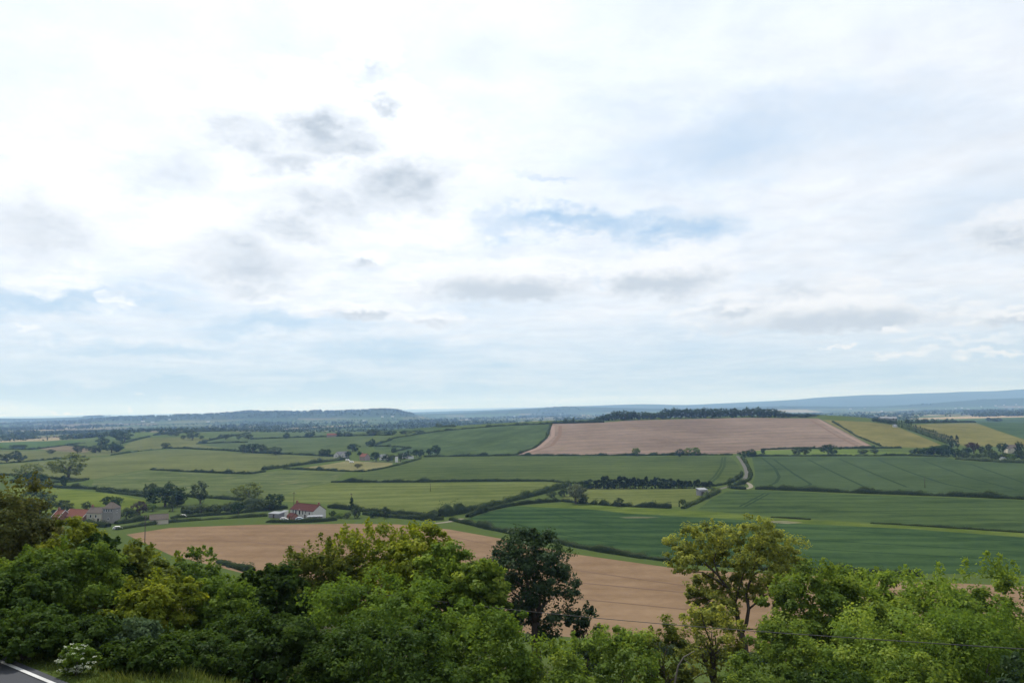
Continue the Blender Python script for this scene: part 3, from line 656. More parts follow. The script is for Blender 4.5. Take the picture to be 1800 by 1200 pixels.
FG = [
 ('roadside_tree', 'brownish tree at the left edge, tallest of the roadside growth there', 14, 812, 170, 48, L_BRN, dict(nlobe=7, nleaf=30000)),
 ('roadside_tree', 'yellow green tree hiding the red roof of the stone barn', 122, 912, 120, 47, L_YEL, {}),
 ('roadside_tree', 'dark green tree in front of the stone barn gable', 170, 926, 90, 42, L_DRK, {}),
 ('roadside_tree', 'wide mid green tree right behind the road verge on the left', 105, 955, 190, 36, L_MID, dict(nleaf=34000, leaf=.15, ragged=.35)),
 ('roadside_tree', 'olive green tree at the left corner of the bare field', 222, 942, 130, 43, L_OLV, {}),
 ('roadside_tree', 'light green bushy tree next to the telegraph pole', 275, 956, 100, 46, L_YEL, {}),
 ('roadside_tree', 'small dark leafy tree standing alone against the bare field on the left', 357, 955, 72, 70, L_MID, dict(nleaf=9000, leaf=.22)),
 ('roadside_tree', 'yellow tipped hawthorn in the middle of the left thicket', 268, 1000, 140, 34, L_YEL, dict(leaf=.15)),
 ('roadside_tree', 'feathery mid green tree left of the central thicket', 385, 1003, 140, 36, L_MID, dict(leaf=.15)),
 ('roadside_tree', 'dark shrubby tree between feathery tree and central thicket', 478, 985, 120, 41, L_MDK, {}),
 ('roadside_tree', 'olive tree on the left shoulder of the central thicket', 560, 932, 130, 50, L_OLV, dict(shoots=14)),
 ('roadside_tree', 'tall yellow green maple at the top of the central thicket', 642, 906, 150, 51, L_YEL, dict(shoots=14)),
 ('roadside_tree', 'bright yellow green maple right of the central thicket top', 728, 908, 130, 47, L_YEL, dict(shoots=12)),
 ('roadside_tree', 'pale green tree on the right shoulder of the central thicket', 790, 950, 100, 44, L_SYC, {}),
 ('roadside_tree', 'slender light green tree just left of the tall dark tree', 850, 968, 95, 42, L_SYC, dict(shoots=12)),
 ('roadside_tree', 'broad mid green tree filling the middle of the central thicket', 640, 1000, 300, 38, L_MID, dict(nleaf=46000, leaf=.16, nclump=260, nlobe=9, clump=.10)),
 ('roadside_tree', 'mid green tree at the right foot of the central thicket', 835, 1045, 210, 35, L_MID, dict(nleaf=32000, leaf=.15, nclump=200, clump=.11)),
 ('roadside_tree', 'low dark bush at the bottom edge below the central thicket', 690, 1090, 260, 31, L_MDK, dict(nleaf=30000, leaf=.15, nclump=200)),
 ('roadside_tree', 'low dark bush at the bottom edge left of centre', 455, 1078, 190, 32, L_MDK, dict(nleaf=26000, leaf=.15)),
 ('roadside_tree', 'tall dark blue green tree standing apart in the centre', 938, 906, 150, 60, L_BLU, dict(nleaf=34000, leaf=.2, asp=.95, frac=.82, nlobe=9, trunk_r=.22, nclump=170, ragged=.3)),
 ('roadside_tree', 'small leafy shoot beside the tall dark tree', 1030, 1048, 60, 58, L_BLU, dict(nleaf=5000, leaf=.19, nclump=50)),
 ('roadside_tree', 'rounded light green sycamore right of the tall dark tree', 1065, 1086, 150, 40, L_SYC, dict(leaf=.15)),
 ('roadside_tree', 'mid green sycamore at the bottom edge in the centre', 975, 1115, 150, 35, L_SYC, dict(leaf=.16)),
 ('roadside_tree', 'thin straggly tree in front of the golden tree', 1160, 1092, 100, 43, L_OLV, dict(nleaf=7000, nclump=60, ragged=.5, limbs=True)),
 ('roadside_tree', 'straggly brownish tree under the golden tree', 1250, 1040, 110, 50, L_AUT, dict(nleaf=8000, nclump=70, ragged=.5, limbs=True)),
 ('roadside_tree', 'light green sycamore with leafy top right of the golden tree', 1450, 976, 190, 46, L_SYC, dict(nleaf=40000, leaf=.2, shoots=14)),
 ('roadside_tree', 'broad light green sycamore in the middle of the right thicket', 1590, 972, 250, 48, L_SYC, dict(nleaf=52000, leaf=.2, nclump=230, shoots=16)),
 ('roadside_tree', 'light green sycamore between the leafy topped and the broad one on the right', 1522, 985, 150, 52, L_SYC, dict(nleaf=30000, leaf=.21, shoots=10)),
 ('roadside_tree', 'light green sycamore at the right edge', 1745, 966, 220, 50, L_SYC, dict(nleaf=48000, leaf=.21, nclump=200, shoots=14)),
 ('roadside_tree', 'bright green sycamore below the golden tree trunk', 1370, 1078, 170, 37, L_SYC, dict(nleaf=28000, leaf=.15)),
 ('roadside_tree', 'mid green sycamore in front of the right thicket', 1530, 1050, 250, 38, L_SYC, dict(nleaf=38000, leaf=.15, nclump=180)),
 ('roadside_tree', 'darker green sycamore low in the right thicket', 1700, 1040, 250, 38, L_MID, dict(nleaf=38000, leaf=.15, nclump=170)),
 ('roadside_tree', 'small bright green sycamore at the bottom edge on the right', 1620, 1148, 150, 31, L_SYC, dict(leaf=.16)),
 ('roadside_tree', 'blue green bush in the bottom right corner', 1790, 1135, 120, 30, L_BLU, dict(leaf=.15)),
 ('roadside_tree', 'dark bush at the bottom edge under the right thicket', 1470, 1150, 160, 31, L_MDK, dict(leaf=.15)),
 ('roadside_bush', 'blue green bush behind the white flowers on the verge', 205, 1096, 120, 26.6, L_BLG, dict(nleaf=16000, leaf=.11, frac=.95, cat='bush')),
 ('roadside_bush', 'dark shaded bush at the left edge behind the verge', 20, 1000, 160, 33, L_MDK, dict(nleaf=24000, leaf=.15, frac=.95, cat='bush')),
 ('roadside_bush', 'low shaded bush on the verge left of the white flowers', 50, 1070, 150, 25.2, L_MDK, dict(nleaf=14000, leaf=.12, frac=.95, cat='bush')),
 ('roadside_bush', 'dark bush at the bottom edge right of the blue green verge bush', 262, 1128, 130, 24.6, L_MDK, dict(nleaf=14000, leaf=.12, frac=.95, cat='bush')),
 ('roadside_bush', 'dark bush just behind the white flowers', 150, 1085, 110, 26.0, L_MDK, dict(nleaf=12000, leaf=.12, frac=.95, cat='bush')),
 ('roadside_bush', 'low dark bush between verge and the wide green tree', 330, 1110, 170, 28.5, L_MDK, dict(nleaf=20000, leaf=.12, frac=.95, cat='bush')),
]
for i, (nm, lab, px, yt, w, d, mat, kw) in enumerate(FG):
    fg_tree(nm, lab, px, yt, w, d, mat, seed=i * 7 + 3, **kw)
def golden_tree():
    """open crowned sycamore: forked trunk, bare lower limbs, flat leafy lobes"""
    d = 60.0; rng = np.random.default_rng(77)
    b = at_y(1303, 1140, d); gz = float(zf(b[0], b[1]))
    t = empty('roadside_tree', (b[0], b[1], gz)); tag(t, 'open golden green tree with bare forked limbs in front of the crop field', 'tree')
    def P(px, py, dy=0.0): q = at_y(px, py, d + dy); return q - np.array([b[0], b[1], gz])
    lob = [(1225, 958, 46, 26, 0), (1262, 945, 44, 22, 1), (1320, 945, 46, 26, -1), (1355, 962, 44, 32, 0), (1212, 985, 34, 22, -1), (1385, 990, 28, 30, 1), (1290, 985, 40, 24, 1.5), (1335, 1000, 38, 26, -1.5), (1245, 1030, 38, 20, .5), (1275, 1075, 36, 18, -1), (1385, 1030, 26, 22, .5), (1225, 1048, 22, 14, 1), (1300, 1030, 34, 20, 1.2), (1350, 1045, 30, 18, -1), (1250, 1085, 30, 16, 1)]
    Vs, Fs, Ts, o = [], [], [], 0
    for (px, py, sx, sy, dy) in lob:
        c = P(px, py, dy); s = d / F
        V, Fq, tint, _ = crown(rng, (sx * s * 1.2, sx * s, sy * s * 1.25), 0, 44, 3000, .19, 5, .19, .4, .6, 2, .03)
        Vs.append(V + c); Fs.append(Fq + o); Ts.append(tint); o += len(V)
    cr = link(bpy.data.objects.new('crown', npmesh('crown', np.vstack(Vs), np.vstack(Fs), L_AUT, np.concatenate(Ts))), t); cr['kind'] = 'stuff'
    fork = P(1300, 1105); f1 = P(1292, 1060, .3); f2 = P(1316, 1070, -.3)
    MB().tube([np.array([.3, 0, -.4]), P(1310, 1160), P(1308, 1130), fork], [.34, .30, .27, .22], 8).build('trunk', BARK, t, True)
    def limb(pts, r0, r1): MB().tube(pts, np.linspace(r0, r1, len(pts)), 6).build('limb', BARK, t, True)
    limb([fork, P(1296, 1082), f1, P(1280, 1035, .3), P(1262, 1010, .2), P(1240, 990), P(1215, 978)], .19, .05)
    limb([fork + (0.1, 0, -.4), P(1312, 1095, -.3), f2, P(1312, 1040, -.3), P(1322, 1010, -.5), P(1330, 975, -.6), P(1335, 950, -.8)], .16, .04)
    limb([f1, P(1300, 1030, .4), P(1310, 1000, .5), P(1300, 965, .8)], .10, .03)
    limb([P(1280, 1035, .3), P(1262, 1020), P(1235, 1005), P(1205, 1005)], .08, .02)
    limb([P(1262, 1010, .2), P(1255, 985, .5), P(1262, 955, .8)], .07, .02)
    limb([P(1322, 1010, -.5), P(1345, 1000, -.5), P(1375, 985)], .08, .02)
    limb([f2, P(1340, 1050, -.4), P(1375, 1025)], .08, .02)
    limb([P(1296, 1082), P(1270, 1075), P(1240, 1050), P(1215, 1050)], .08, .02)
    limb([fork, P(1285, 1100), P(1250, 1098), P(1205, 1110)], .06, .015)
    limb([fork, P(1330, 1105), P(1360, 1090), P(1400, 1060)], .06, .015)
golden_tree()
def flower_bush():
    rng = np.random.default_rng(9)
    p = hit(133, 1186); t = empty('flowering_shrub', p); tag(t, 'white flowering shrub on the grass verge beside the road', 'shrub')
    V, Fq, ti, _ = crown(rng, (.52, .45, .42), .42, 50, 4200, .075, 5, .2, .3, .5, 0, .1)
    c = link(bpy.data.objects.new('crown', npmesh('crown', V, Fq, L_MID, ti)), t); c['kind'] = 'stuff'
    q = unit(rng, 60); q[:, 2] = q[:, 2] * .8 + .1; q[:, 1] = -np.abs(q[:, 1]) * .8; q *= rng.uniform(.75, 1.25, (len(q), 1))
    Cn = q * np.array([.50, .46, .44]) + np.array([0, 0, .43]); C = np.repeat(Cn, 9, 0) + rng.normal(0, .03, (540, 3)) * (1, 1, .4)
    V, Fq = leaves(rng, C, rng.normal(0, .3, (540, 3)) + (0, -.3, 1), .042, .9)
    fl = link(bpy.data.objects.new('blossom', npmesh('blossom', V, Fq, plain('blossom', (.33, .36, .26), .8, .1))), t); fl['kind'] = 'stuff'
    MB().tube([(0, 0, -.1), (.03, 0, .25), (0, .03, .45)], [.04, .03, .02], 5).build('stem', BARK, t, True)
flower_bush()
def verge():
    rng = np.random.default_rng(12); n = 42000
    k = rng.uniform(-45, 30, n); s = .34 + rng.gamma(1.6, 1.0, n)
    X = RP[0] + RD[0] * k + RN[0] * s; Y = RP[1] + RD[1] * k + RN[1] * s
    ok = Y > 8; X, Y, s = X[ok], Y[ok], s[ok]; n = len(X)
    clump = .55 + .45 * np.sin(X * 2.1) * np.sin(Y * 1.7)
    h = (.07 + .11 * np.clip(s - .3, 0, 2)) * rng.uniform(.5, 1.3, n) * (.6 + clump * .6)
    a = rng.uniform(0, 2 * math.pi, n); w = rng.uniform(.012, .028, n)
    B = np.column_stack([X, Y, zf(X, Y) - .02]); side = np.column_stack([np.cos(a), np.sin(a), 0 * a]) * w[:, None]
    lean = np.column_stack([rng.normal(0, .35, n), rng.normal(0, .35, n), np.ones(n)]) * h[:, None]
    V = np.stack([B - side, B + side, B + lean], 1).reshape(-1, 3)
    m = leafmat('grass_blades', (.075, .105, .02), (.19, .18, .06), .5, trans=.3)
    o = link(bpy.data.objects.new('grass', npmesh('grass', V, np.arange(3 * n).reshape(n, 3), m, np.clip(rng.normal(.5, .2, n) + (clump - .5) * .3, 0, 1))))
    tag(o, 'rough grass on the verge along the far edge of the road', 'grass', kind='stuff')
verge()

def undergrowth():
    rng = np.random.default_rng(31); n = 62000
    k = rng.uniform(-70, 90, n); s_ = rng.gamma(2.0, 13, n) + 3.2
    X = RP[0] + RD[0] * k + RN[0] * s_; Y = RP[1] + RD[1] * k + RN[1] * s_
    ok = (Y > 18) & (s_ < 108) & (np.abs(X) < Y * .85 + 4); X, Y, s_ = X[ok], Y[ok], s_[ok]; n = len(X)
    m = .5 + .5 * np.sin(X * .9 + 1.7 * np.sin(Y * .35)) * np.sin(Y * .75 + X * .2)
    H = (.35 + 1.5 * m) * np.clip((s_ - 2.8) * .5, .15, 1)
    C = np.column_stack([X, Y, zf(X, Y) + H * rng.uniform(.3, 1.05, n)])
    V, Fq = leaves(rng, C, rng.normal(0, .5, (n, 3)) + (0, 0, .8), rng.uniform(.10, .22, n) * (1 + s_ * .012), .7)
    o = link(bpy.data.objects.new('undergrowth', npmesh('undergrowth', V, Fq, L_DRK, np.clip(rng.normal(.45, .18, n), 0, 1))))
    tag(o, 'dark brambles and ivy covering the slope under the roadside trees', 'undergrowth', kind='stuff')
undergrowth()

def bare_sapling():
    t = empty('bare_sapling', at_y(1186, 1215, 36) * (1, 1, 0) + np.array([0, 0, float(zf(*at_y(1186, 1215, 36)[:2]))])); b = np.array(t.location)
    tag(t, 'bare leaning sapling with a grey bent stem at the bottom edge', 'sapling')
    P = lambda x, y: at_y(x, y, 36) - b
    MB().tube([np.array([0, 0, -.2]), P(1186, 1230), P(1187, 1195), P(1192, 1170), P(1202, 1154), P(1222, 1143)], [.05, .045, .04, .035, .03, .012], 6).build('stem', BARKG, t, True)
    MB().tube([P(1200, 1157), P(1212, 1165), P(1222, 1180)], [.02, .014, .006], 5).build('twig', BARKG, t, True)
bare_sapling()

# the overhead cable crossing in front of the trees on the right
def cable():
    a, b = at_y(640, 1040, 46), at_y(1960, 1150, 23)
    P = [a + (b - a) * k - np.array([0, 0, .28 * math.sin(math.pi * k)]) for k in np.linspace(0, 1, 24)]
    o = MB().tube(P, [.014] * 24, 6).build('overhead_cable', plain('cable_black', (.03, .03, .032), .6, .1), None, True)
    tag(o, 'thin dark overhead cable strung across the tree tops on the right', 'cable')
cable()

# ---------------------------------------------------------------- middle distance trees (shared crown meshes)
PROTO = {}
def proto(kind, mat, var):
    key = (kind, mat.name, var)
    if key in PROTO: return PROTO[key]
    rng = np.random.default_rng(abs(hash(kind)) % 1 + var * 13 + len(kind) * 101)
    lob = None
    if kind == 'round': a = dict(rad=(.58, .58, .52), zc=.52, nclump=70, nleaf=2000, leaf=.075, nlobe=6, clump=.17, ragged=.25)
    elif kind == 'bush': a = dict(rad=(.58, .58, .58), zc=.46, nclump=60, nleaf=1700, leaf=.085, nlobe=6, clump=.18, ragged=.25)
    elif kind == 'airy': a = dict(rad=(.58, .58, .50), zc=.54, nclump=90, nleaf=2600, leaf=.062, nlobe=8, clump=.16, ragged=.25)
    elif kind == 'poplar':
        z = np.linspace(-.85, .8, 7); a = dict(rad=(.5, .5, .5), zc=.52, nclump=70, nleaf=1500, leaf=.085, clump=.15, ragged=.15)
        lob = (np.column_stack([0 * z, 0 * z, z]), np.interp(z, [-.85, -.3, .3, .8], [.45, .75, .7, .32]))
    else:
        z = np.linspace(-.8, .85, 8); a = dict(rad=(.5, .5, .5), zc=.5, nclump=70, nleaf=1500, leaf=.085, clump=.15, ragged=.2)
        lob = (np.column_stack([0 * z, 0 * z, z]), np.interp(z, [-.8, .85], [.85, .14]))
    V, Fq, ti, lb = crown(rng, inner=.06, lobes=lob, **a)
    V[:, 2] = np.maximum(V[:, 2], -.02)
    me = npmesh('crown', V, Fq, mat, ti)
    tr = MB(); tr.tube([(0, 0, -.03), (.01, 0, .2), (0, .01, .5)], [.045, .035, .02], 6)
    for l in lb[:4]: tr.tube([(0, 0, .3), (np.array((0, 0, .35)) + l) / 2, l], [.022, .016, .006], 4)
    tm = bpy.data.meshes.new('trunk'); tm.from_pydata(tr.v, [], tr.f); tm.materials.append(BARK)
    PROTO[key] = (me, tm); return PROTO[key]
MID_N = [0]
def mid_tree(px, base, top, w, kind, mat, label, name='tree', cat='tree', group=None, dist=None):
    MID_N[0] += 1; i = MID_N[0]; rng = random.Random(i)
    p = hit(px, base) if dist is None else np.array([*(at_y(px, base, dist)[:2]), 0.])
    if dist is not None: p[2] = float(zf(p[0], p[1]))
    s = p[1] / F
    h = max(at_y(px, top, p[1])[2] - p[2], 1.2); ww = w * s * 1.08
    me, tm = proto(kind, mat, i % 2)
    t = empty(name, p, rng.uniform(0, 6.28), (ww, ww, h)); tag(t, label, cat, group)
    c = link(bpy.data.objects.new('crown', me), t); c['kind'] = 'stuff'
    if w > 7: link(bpy.data.objects.new('trunk', tm), t)
    return t
ORD = ['first', 'second', 'third', 'fourth', 'fifth', 'sixth', 'seventh', 'eighth', 'ninth', 'tenth', 'eleventh', 'twelfth', 'thirteenth', 'fourteenth', 'fifteenth', 'sixteenth', 'seventeenth', 'eighteenth', 'nineteenth', 'twentieth']
def ordn(i): return ORD[i] if i < 20 else 'twenty-' + ORD[i - 20] if i < 29 else ['thirtieth', 'thirty-first', 'thirty-second', 'thirty-third', 'thirty-fourth', 'thirty-fifth', 'thirty-sixth', 'thirty-seventh', 'thirty-eighth', 'thirty-ninth', 'fortieth', 'forty-first', 'forty-second', 'forty-third', 'forty-fourth'][min(i - 29, 14)]
MT = [
 (120, 842, 800, 50, 'airy', L_OLV, 'large spreading oak standing in the olive meadow on the left'),
 (45, 843, 816, 36, 'airy', L_OLV, 'paler tree rising behind the dark bush in the left meadow'),
 (50, 853, 830, 46, 'bush', L_DRK, 'broad dark bush in the left meadow'),
 (71, 847, 832, 18, 'bush', L_DRK, 'small dark bush at the right end of the broad dark bush'),
 (110, 857, 834, 10, 'round', L_DRK, 'slim dark tree in the hedge below the large oak'),
 (12, 813, 796, 20, 'round', L_HDG, 'leftmost round tree on the hedge at the left edge'),
 (28, 804, 791, 14, 'round', L_DRK, 'small tree behind the pair of trees at the left edge'),
 (34, 812, 799, 16, 'round', L_DRK, 'second round tree on the hedge at the left edge'),
 (88, 797, 789, 12, 'round', L_HDG, 'small tree left of the little brown field'),
 (136, 797, 783, 14, 'round', L_HDG, 'lone tree in front of the little brown field'),
 (178, 786, 767, 18, 'round', L_DRK, 'tallest tree of the dark clump beyond the olive meadow'),
 (168, 795, 780, 24, 'bush', L_HDG, 'left bush of the dark clump beyond the olive meadow'),
 (196, 795, 777, 26, 'bush', L_DRK, 'widest bush of the dark clump beyond the olive meadow'),
 (209, 793, 780, 12, 'bush', L_DRK, 'small right bush of the dark clump beyond the olive meadow'),
 (219, 776, 758, 27, 'round', L_DRK, 'single dark round tree behind the dark clump'),
 (25, 788, 780, 16, 'bush', L_HDG, 'left low bush in the bright field at the left edge'),
 (39, 788, 781, 13, 'bush', L_HDG, 'right low bush in the bright field at the left edge'),
 (290, 788, 777, 12, 'round', L_HDL, 'pale small tree on the upper hedge of the olive meadow'),
 (338, 773, 757, 19, 'airy', L_HDG, 'tall loose tree on the hill pasture'),
 (323, 772, 764, 9, 'round', L_HDG, 'small tree left of the loose tree on the hill pasture'),
 (355, 771, 765, 8, 'round', L_HDG, 'tiny tree right of the loose tree on the hill pasture'),
 (302, 766, 759, 12, 'round', L_HDG, 'left tree of the pair behind the hill pasture'),
 (311, 766, 758, 10, 'round', L_HDG, 'right tree of the pair behind the hill pasture'),
 (397, 772, 762, 17, 'round', L_HDG, 'left of the three round trees on the far pasture'),
 (419, 772, 763, 8, 'round', L_HDG, 'narrow middle one of the three round trees on the far pasture'),
 (437, 772, 762, 16, 'round', L_HDG, 'right of the three round trees on the far pasture'),
 (427, 796, 780, 15, 'round', L_HDG, 'leftmost tree on the hedge above the olive meadow'),
 (444, 796, 778, 18, 'round', L_DRK, 'second tree on the hedge above the olive meadow'),
 (459, 796, 780, 16, 'round', L_HDG, 'third tree on the hedge above the olive meadow'),
 (485, 799, 785, 23, 'airy', L_HDG, 'rightmost loose tree on the hedge above the olive meadow'),
 (505, 771, 760, 11, 'round', L_DRK, 'small dark tree left of the far farm track'),
 (545, 770, 759, 14, 'round', L_DRK, 'dark tree at the left end of the far farm'),
 (595, 767, 758.5, 11, 'round', L_DRK, 'dark tree behind the far pink barn'),
 (611, 767, 758, 16, 'bush', L_HDG, 'bush right of the far pink barn'),
 (657, 765, 755, 25, 'bush', L_HDG, 'left bush on the far hedge behind the green hill'),
 (685, 764, 755, 22, 'bush', L_DRK, 'second bush on the far hedge behind the green hill'),
 (713, 762, 756, 20, 'bush', L_DRK, 'third bush on the far hedge behind the green hill'),
 (736, 760, 755, 18, 'bush', L_DRK, 'fourth bush on the far hedge behind the green hill'),
 (290, 890, 850, 54, 'bush', L_DRK, 'big dark tree mass above the garden hedges on the left'),
 (264, 882, 848, 28, 'round', L_HDG, 'tree at the left shoulder of the big dark tree'),
 (312, 889, 865, 24, 'bush', L_DRK, 'dark bush at the right foot of the big dark tree'),
 (352, 886, 847, 27, 'airy', L_HDG, 'loose top heavy tree right of the big dark tree'),
 (437, 881, 850, 44, 'airy', L_OLV, 'light spreading tree above the garden hedge left of the cottage'),
 (303, 898, 872, 20, 'conifer', L_HDL, 'pale pointed conifer in front of the big dark tree'),
 (246, 906, 879, 22, 'round', L_PUR, 'purple leaved tree beside the stone barn'),
 (268, 898, 884, 20, 'round', L_MID, 'light green small tree between purple tree and conifer'),
 (222, 912, 892, 26, 'bush', L_HDG, 'bush between the stone barn and the purple tree'),
 (195, 897, 871, 29, 'round', L_DRK, 'dark tree behind the stone barn'),
 (152, 896, 881, 14, 'bush', L_HDG, 'small bush behind the red roof'),
 (70, 906, 861, 44, 'airy', L_BLU, 'blue green tree behind the yellow green roadside tree'),
 (110, 906, 877, 32, 'round', L_HDG, 'round tree behind the small red roof'),
 (332, 906, 889, 22, 'bush', L_HDG, 'first garden bush from the shed roof towards the cottage'),
 (354, 905, 888, 22, 'bush', L_HDL, 'second garden bush from the shed roof towards the cottage'),
 (378, 903, 885, 26, 'bush', L_HDG, 'third garden bush from the shed roof towards the cottage'),
 (400, 901, 884, 22, 'bush', L_HDL, 'fourth garden bush from the shed roof towards the cottage'),
 (419, 905, 881, 22, 'round', L_DRK, 'dark rounded tree in the garden hedge left of the cottage'),
 (445, 898, 884, 24, 'bush', L_HDG, 'low bush below the light spreading tree'),
 (483, 895, 866, 25, 'round', L_DRK, 'dark round tree left of the cottage'),
 (474, 897, 877, 20, 'bush', L_HDG, 'paler bush at the foot of the dark round tree by the cottage'),
 (618, 901, 875, 14, 'conifer', L_DRK, 'dark pointed conifer right of the cottage'),
 (624, 910, 886, 17, 'round', L_HDG, 'rounded tree in front of the dark conifer by the cottage'),
 (598, 910, 900, 16, 'bush', L_MID, 'left light garden bush right of the cottage'),
 (610, 911, 900, 12, 'bush', L_HDL, 'right light garden bush right of the cottage'),
 (585, 908, 896, 10, 'bush', L_DRK, 'dark shrub against the cottage gable'),
 (676, 910, 889, 12, 'round', L_HDG, 'slim tree behind the top of the central thicket'),
 (655, 909, 896, 16, 'bush', L_DRK, 'dark bush on the hedge behind the central thicket'),
 (568, 801, 788, 13, 'round', L_HDG, 'left tree beside the white farmhouse'),
 (577, 802, 788, 10, 'round', L_DRK, 'narrow dark tree beside the white farmhouse'),
 (620, 793, 779, 19, 'round', L_DRK, 'spreading dark tree behind the white farmhouse'),
 (613, 804, 792, 11, 'round', L_DRK, 'dark tree at the right end of the white farmhouse'),
 (654, 784, 770, 9, 'round', L_DRK, 'taller one of two trees at the hedge corner above the farm'),
 (647, 784, 775, 8, 'round', L_DRK, 'shorter one of two trees at the hedge corner above the farm'),
 (631, 801, 793, 8, 'bush', L_DRK, 'dark shrub behind the pink farmhouse'),
 (661, 811, 793, 18, 'round', L_DRK, 'large dark tree in the middle of the farm'),
 (682, 811, 798, 26, 'bush', L_HDG, 'wide bushes right of the white barn'),
 (704, 811, 795, 15, 'round', L_HDG, 'tree in front of the white gable at the farm'),
 (718, 806, 791, 13, 'round', L_DRK, 'dark round tree at the right of the farm'),
 (732, 803, 789, 12, 'round', L_DRK, 'left tree of the pair right of the farm'),
 (741, 803, 789, 11, 'round', L_DRK, 'right tree of the pair right of the farm'),
 (754, 801, 787, 12, 'round', L_DRK, 'left tree of the dark pair at the hedge end'),
 (765, 799, 781, 15, 'round', L_DRK, 'right taller tree of the dark pair at the hedge end'),
 (629, 823, 814, 11, 'round', L_BRN, 'small orchard tree in the pale hay meadow'),
 (692, 795, 786, 9, 'bush', L_DRK, 'shrub on the short hedge above the farm'),
 (1120, 801, 786, 13, 'round', L_MID, 'single tree at the foot of the ploughed hill'),
 (1196, 802, 788, 13, 'round', L_DRK, 'left of three trees at the foot of the ploughed hill'),
 (1208, 801, 787, 11, 'airy', L_MID, 'middle of three trees at the foot of the ploughed hill'),
 (1223, 800, 785, 15, 'round', L_MID, 'right of three trees at the foot of the ploughed hill'),
 (1012, 885, 849, 31, 'round', L_PAL, 'silvery pale willow at the left corner of the paddock'),
 (1026, 884, 868, 18, 'round', L_DRK, 'dark bush beside the silvery willow'),
 (1024, 868, 849, 14, 'round', L_DRK, 'dark tree behind the silvery willow'),
 (992, 872, 852, 20, 'round', L_HDG, 'tree on the lane hedge left of the silvery willow'),
 (970, 874, 861, 16, 'bush', L_HDG, 'bush on the lane hedge left of the willow'),
 (1090, 890, 874, 15, 'round', L_HDG, 'small round tree on the lower paddock hedge'),
 (1201, 891, 876, 8, 'round', L_DRK, 'slim dark tree at the right end of the paddock hedge'),
 (1194, 891, 880, 4, 'poplar', L_DRK, 'thin sapling at the right end of the paddock hedge'),
 (1310, 803, 790, 20, 'bush', L_DRK, 'dark bush at the upper end of the lane'),
 (1322, 802, 788, 13, 'round', L_HDG, 'tree beside the dark bush at the upper lane end'),
 (1341, 800, 787, 7, 'round', L_DRK, 'little tree on the bright pasture strip'),
 (1398, 800, 785, 16, 'round', L_HDG, 'left tree of three on the pasture strip'),
 (1415, 800, 785, 15, 'round', L_HDG, 'middle tree of three on the pasture strip'),
 (1456, 799, 780, 29, 'round', L_DRK, 'large dark spreading tree on the pasture strip'),
 (1516, 798, 788, 16, 'bush', L_HDG, 'left bush on the right part of the pasture strip'),
 (1537, 797, 788, 12, 'bush', L_HDG, 'right bush on the right part of the pasture strip'),
 (1604, 797, 789, 12, 'bush', L_HDG, 'bush left of the dark copse on the right'),
 (1534, 867, 857, 10, 'bush', L_HDG, 'small tree standing out of the long dark hedge on the right'),
 (1388, 862, 855, 5, 'bush', L_HDG, 'leftmost sapling in the long dark hedge on the right'),
 (1472, 865, 858, 6, 'bush', L_HDG, 'second sapling in the long dark hedge on the right'),
 (1596, 869, 862, 6, 'bush', L_HDG, 'third sapling in the long dark hedge on the right'),
 (1680, 872, 864, 6, 'bush', L_HDG, 'rightmost sapling in the long dark hedge on the right'),
 (1255, 864, 856, 8, 'bush', L_HDL, 'pale bush beside the lane above the grey shed'),
 (1284, 857, 849, 8, 'bush', L_DRK, 'dark bush in the lane bend'),
 (1283, 858, 853, 7, 'bush', L_HDL, 'small pale bush at the lane junction'),
 (1563, 737, 729, 7, 'round', L_HDG, 'tree in front of the far white roofed farm on the right'),
 (1737, 741, 733, 8, 'round', L_HDG, 'left bush out in the dark green field at the right edge'),
 (1752, 741, 734, 18, 'bush', L_HDG, 'right wide bush out in the dark green field at the right edge'),
]
for a in MT: mid_tree(*a[:7], name='bush' if a[4] == 'bush' else 'tree', cat='bush' if a[4] == 'bush' else 'tree')
R = random.Random(4)
# conifer belt behind the paddock
for i in range(32):
    px = 1032 + i * 7.0 + R.uniform(-1.5, 1.5)
    tp = 845.5 - (6 if 1055 < px < 1160 else 2) * R.uniform(.3, 1.6) + (3 if px > 1235 else 0)
    mid_tree(px, 858.5 - .004 * (px - 1032), tp, 17 + R.uniform(-2, 5), 'conifer' if R.random() < .6 else 'poplar', L_CON, f'{ordn(i)} dark conifer from the left in the belt behind the paddock', 'conifer_tree', 'tree', 'conifer belt behind the paddock')
# row of poplars down the slope on the right
PO = [(1546,746),(1690,788)]
for i in range(26):
    k = i / 25; px = 1571 + (1672 - 1571) * (k ** .92); b = 748 + (783 - 748) * k
    mid_tree(px, b, b - (11 + 5 * k) + R.uniform(-1.5, 1.5), 4.4 + 1.6 * k, 'poplar', L_HDL if i % 3 else L_HDG, f'{ordn(i)} poplar from the far end of the row beside the yellowish fields', 'poplar_tree', 'tree', 'poplar row')
mid_tree(1674, 786, 767, 10, 'poplar', L_DRK, 'left of the two tallest poplars at the near end of the row', 'poplar_tree')
mid_tree(1683, 786, 767, 9, 'poplar', L_DRK, 'right of the two tallest poplars at the near end of the row', 'poplar_tree')
for i in range(7):
    mid_tree(1536 + i * 6.2, 741 + i * .9, 733 + i * .8 + R.uniform(-1, 1), 8, 'bush', L_DRK, f'{ordn(i)} bush from the left on the hedge above the poplar row', 'bush', 'bush', 'bushes above the poplar row')
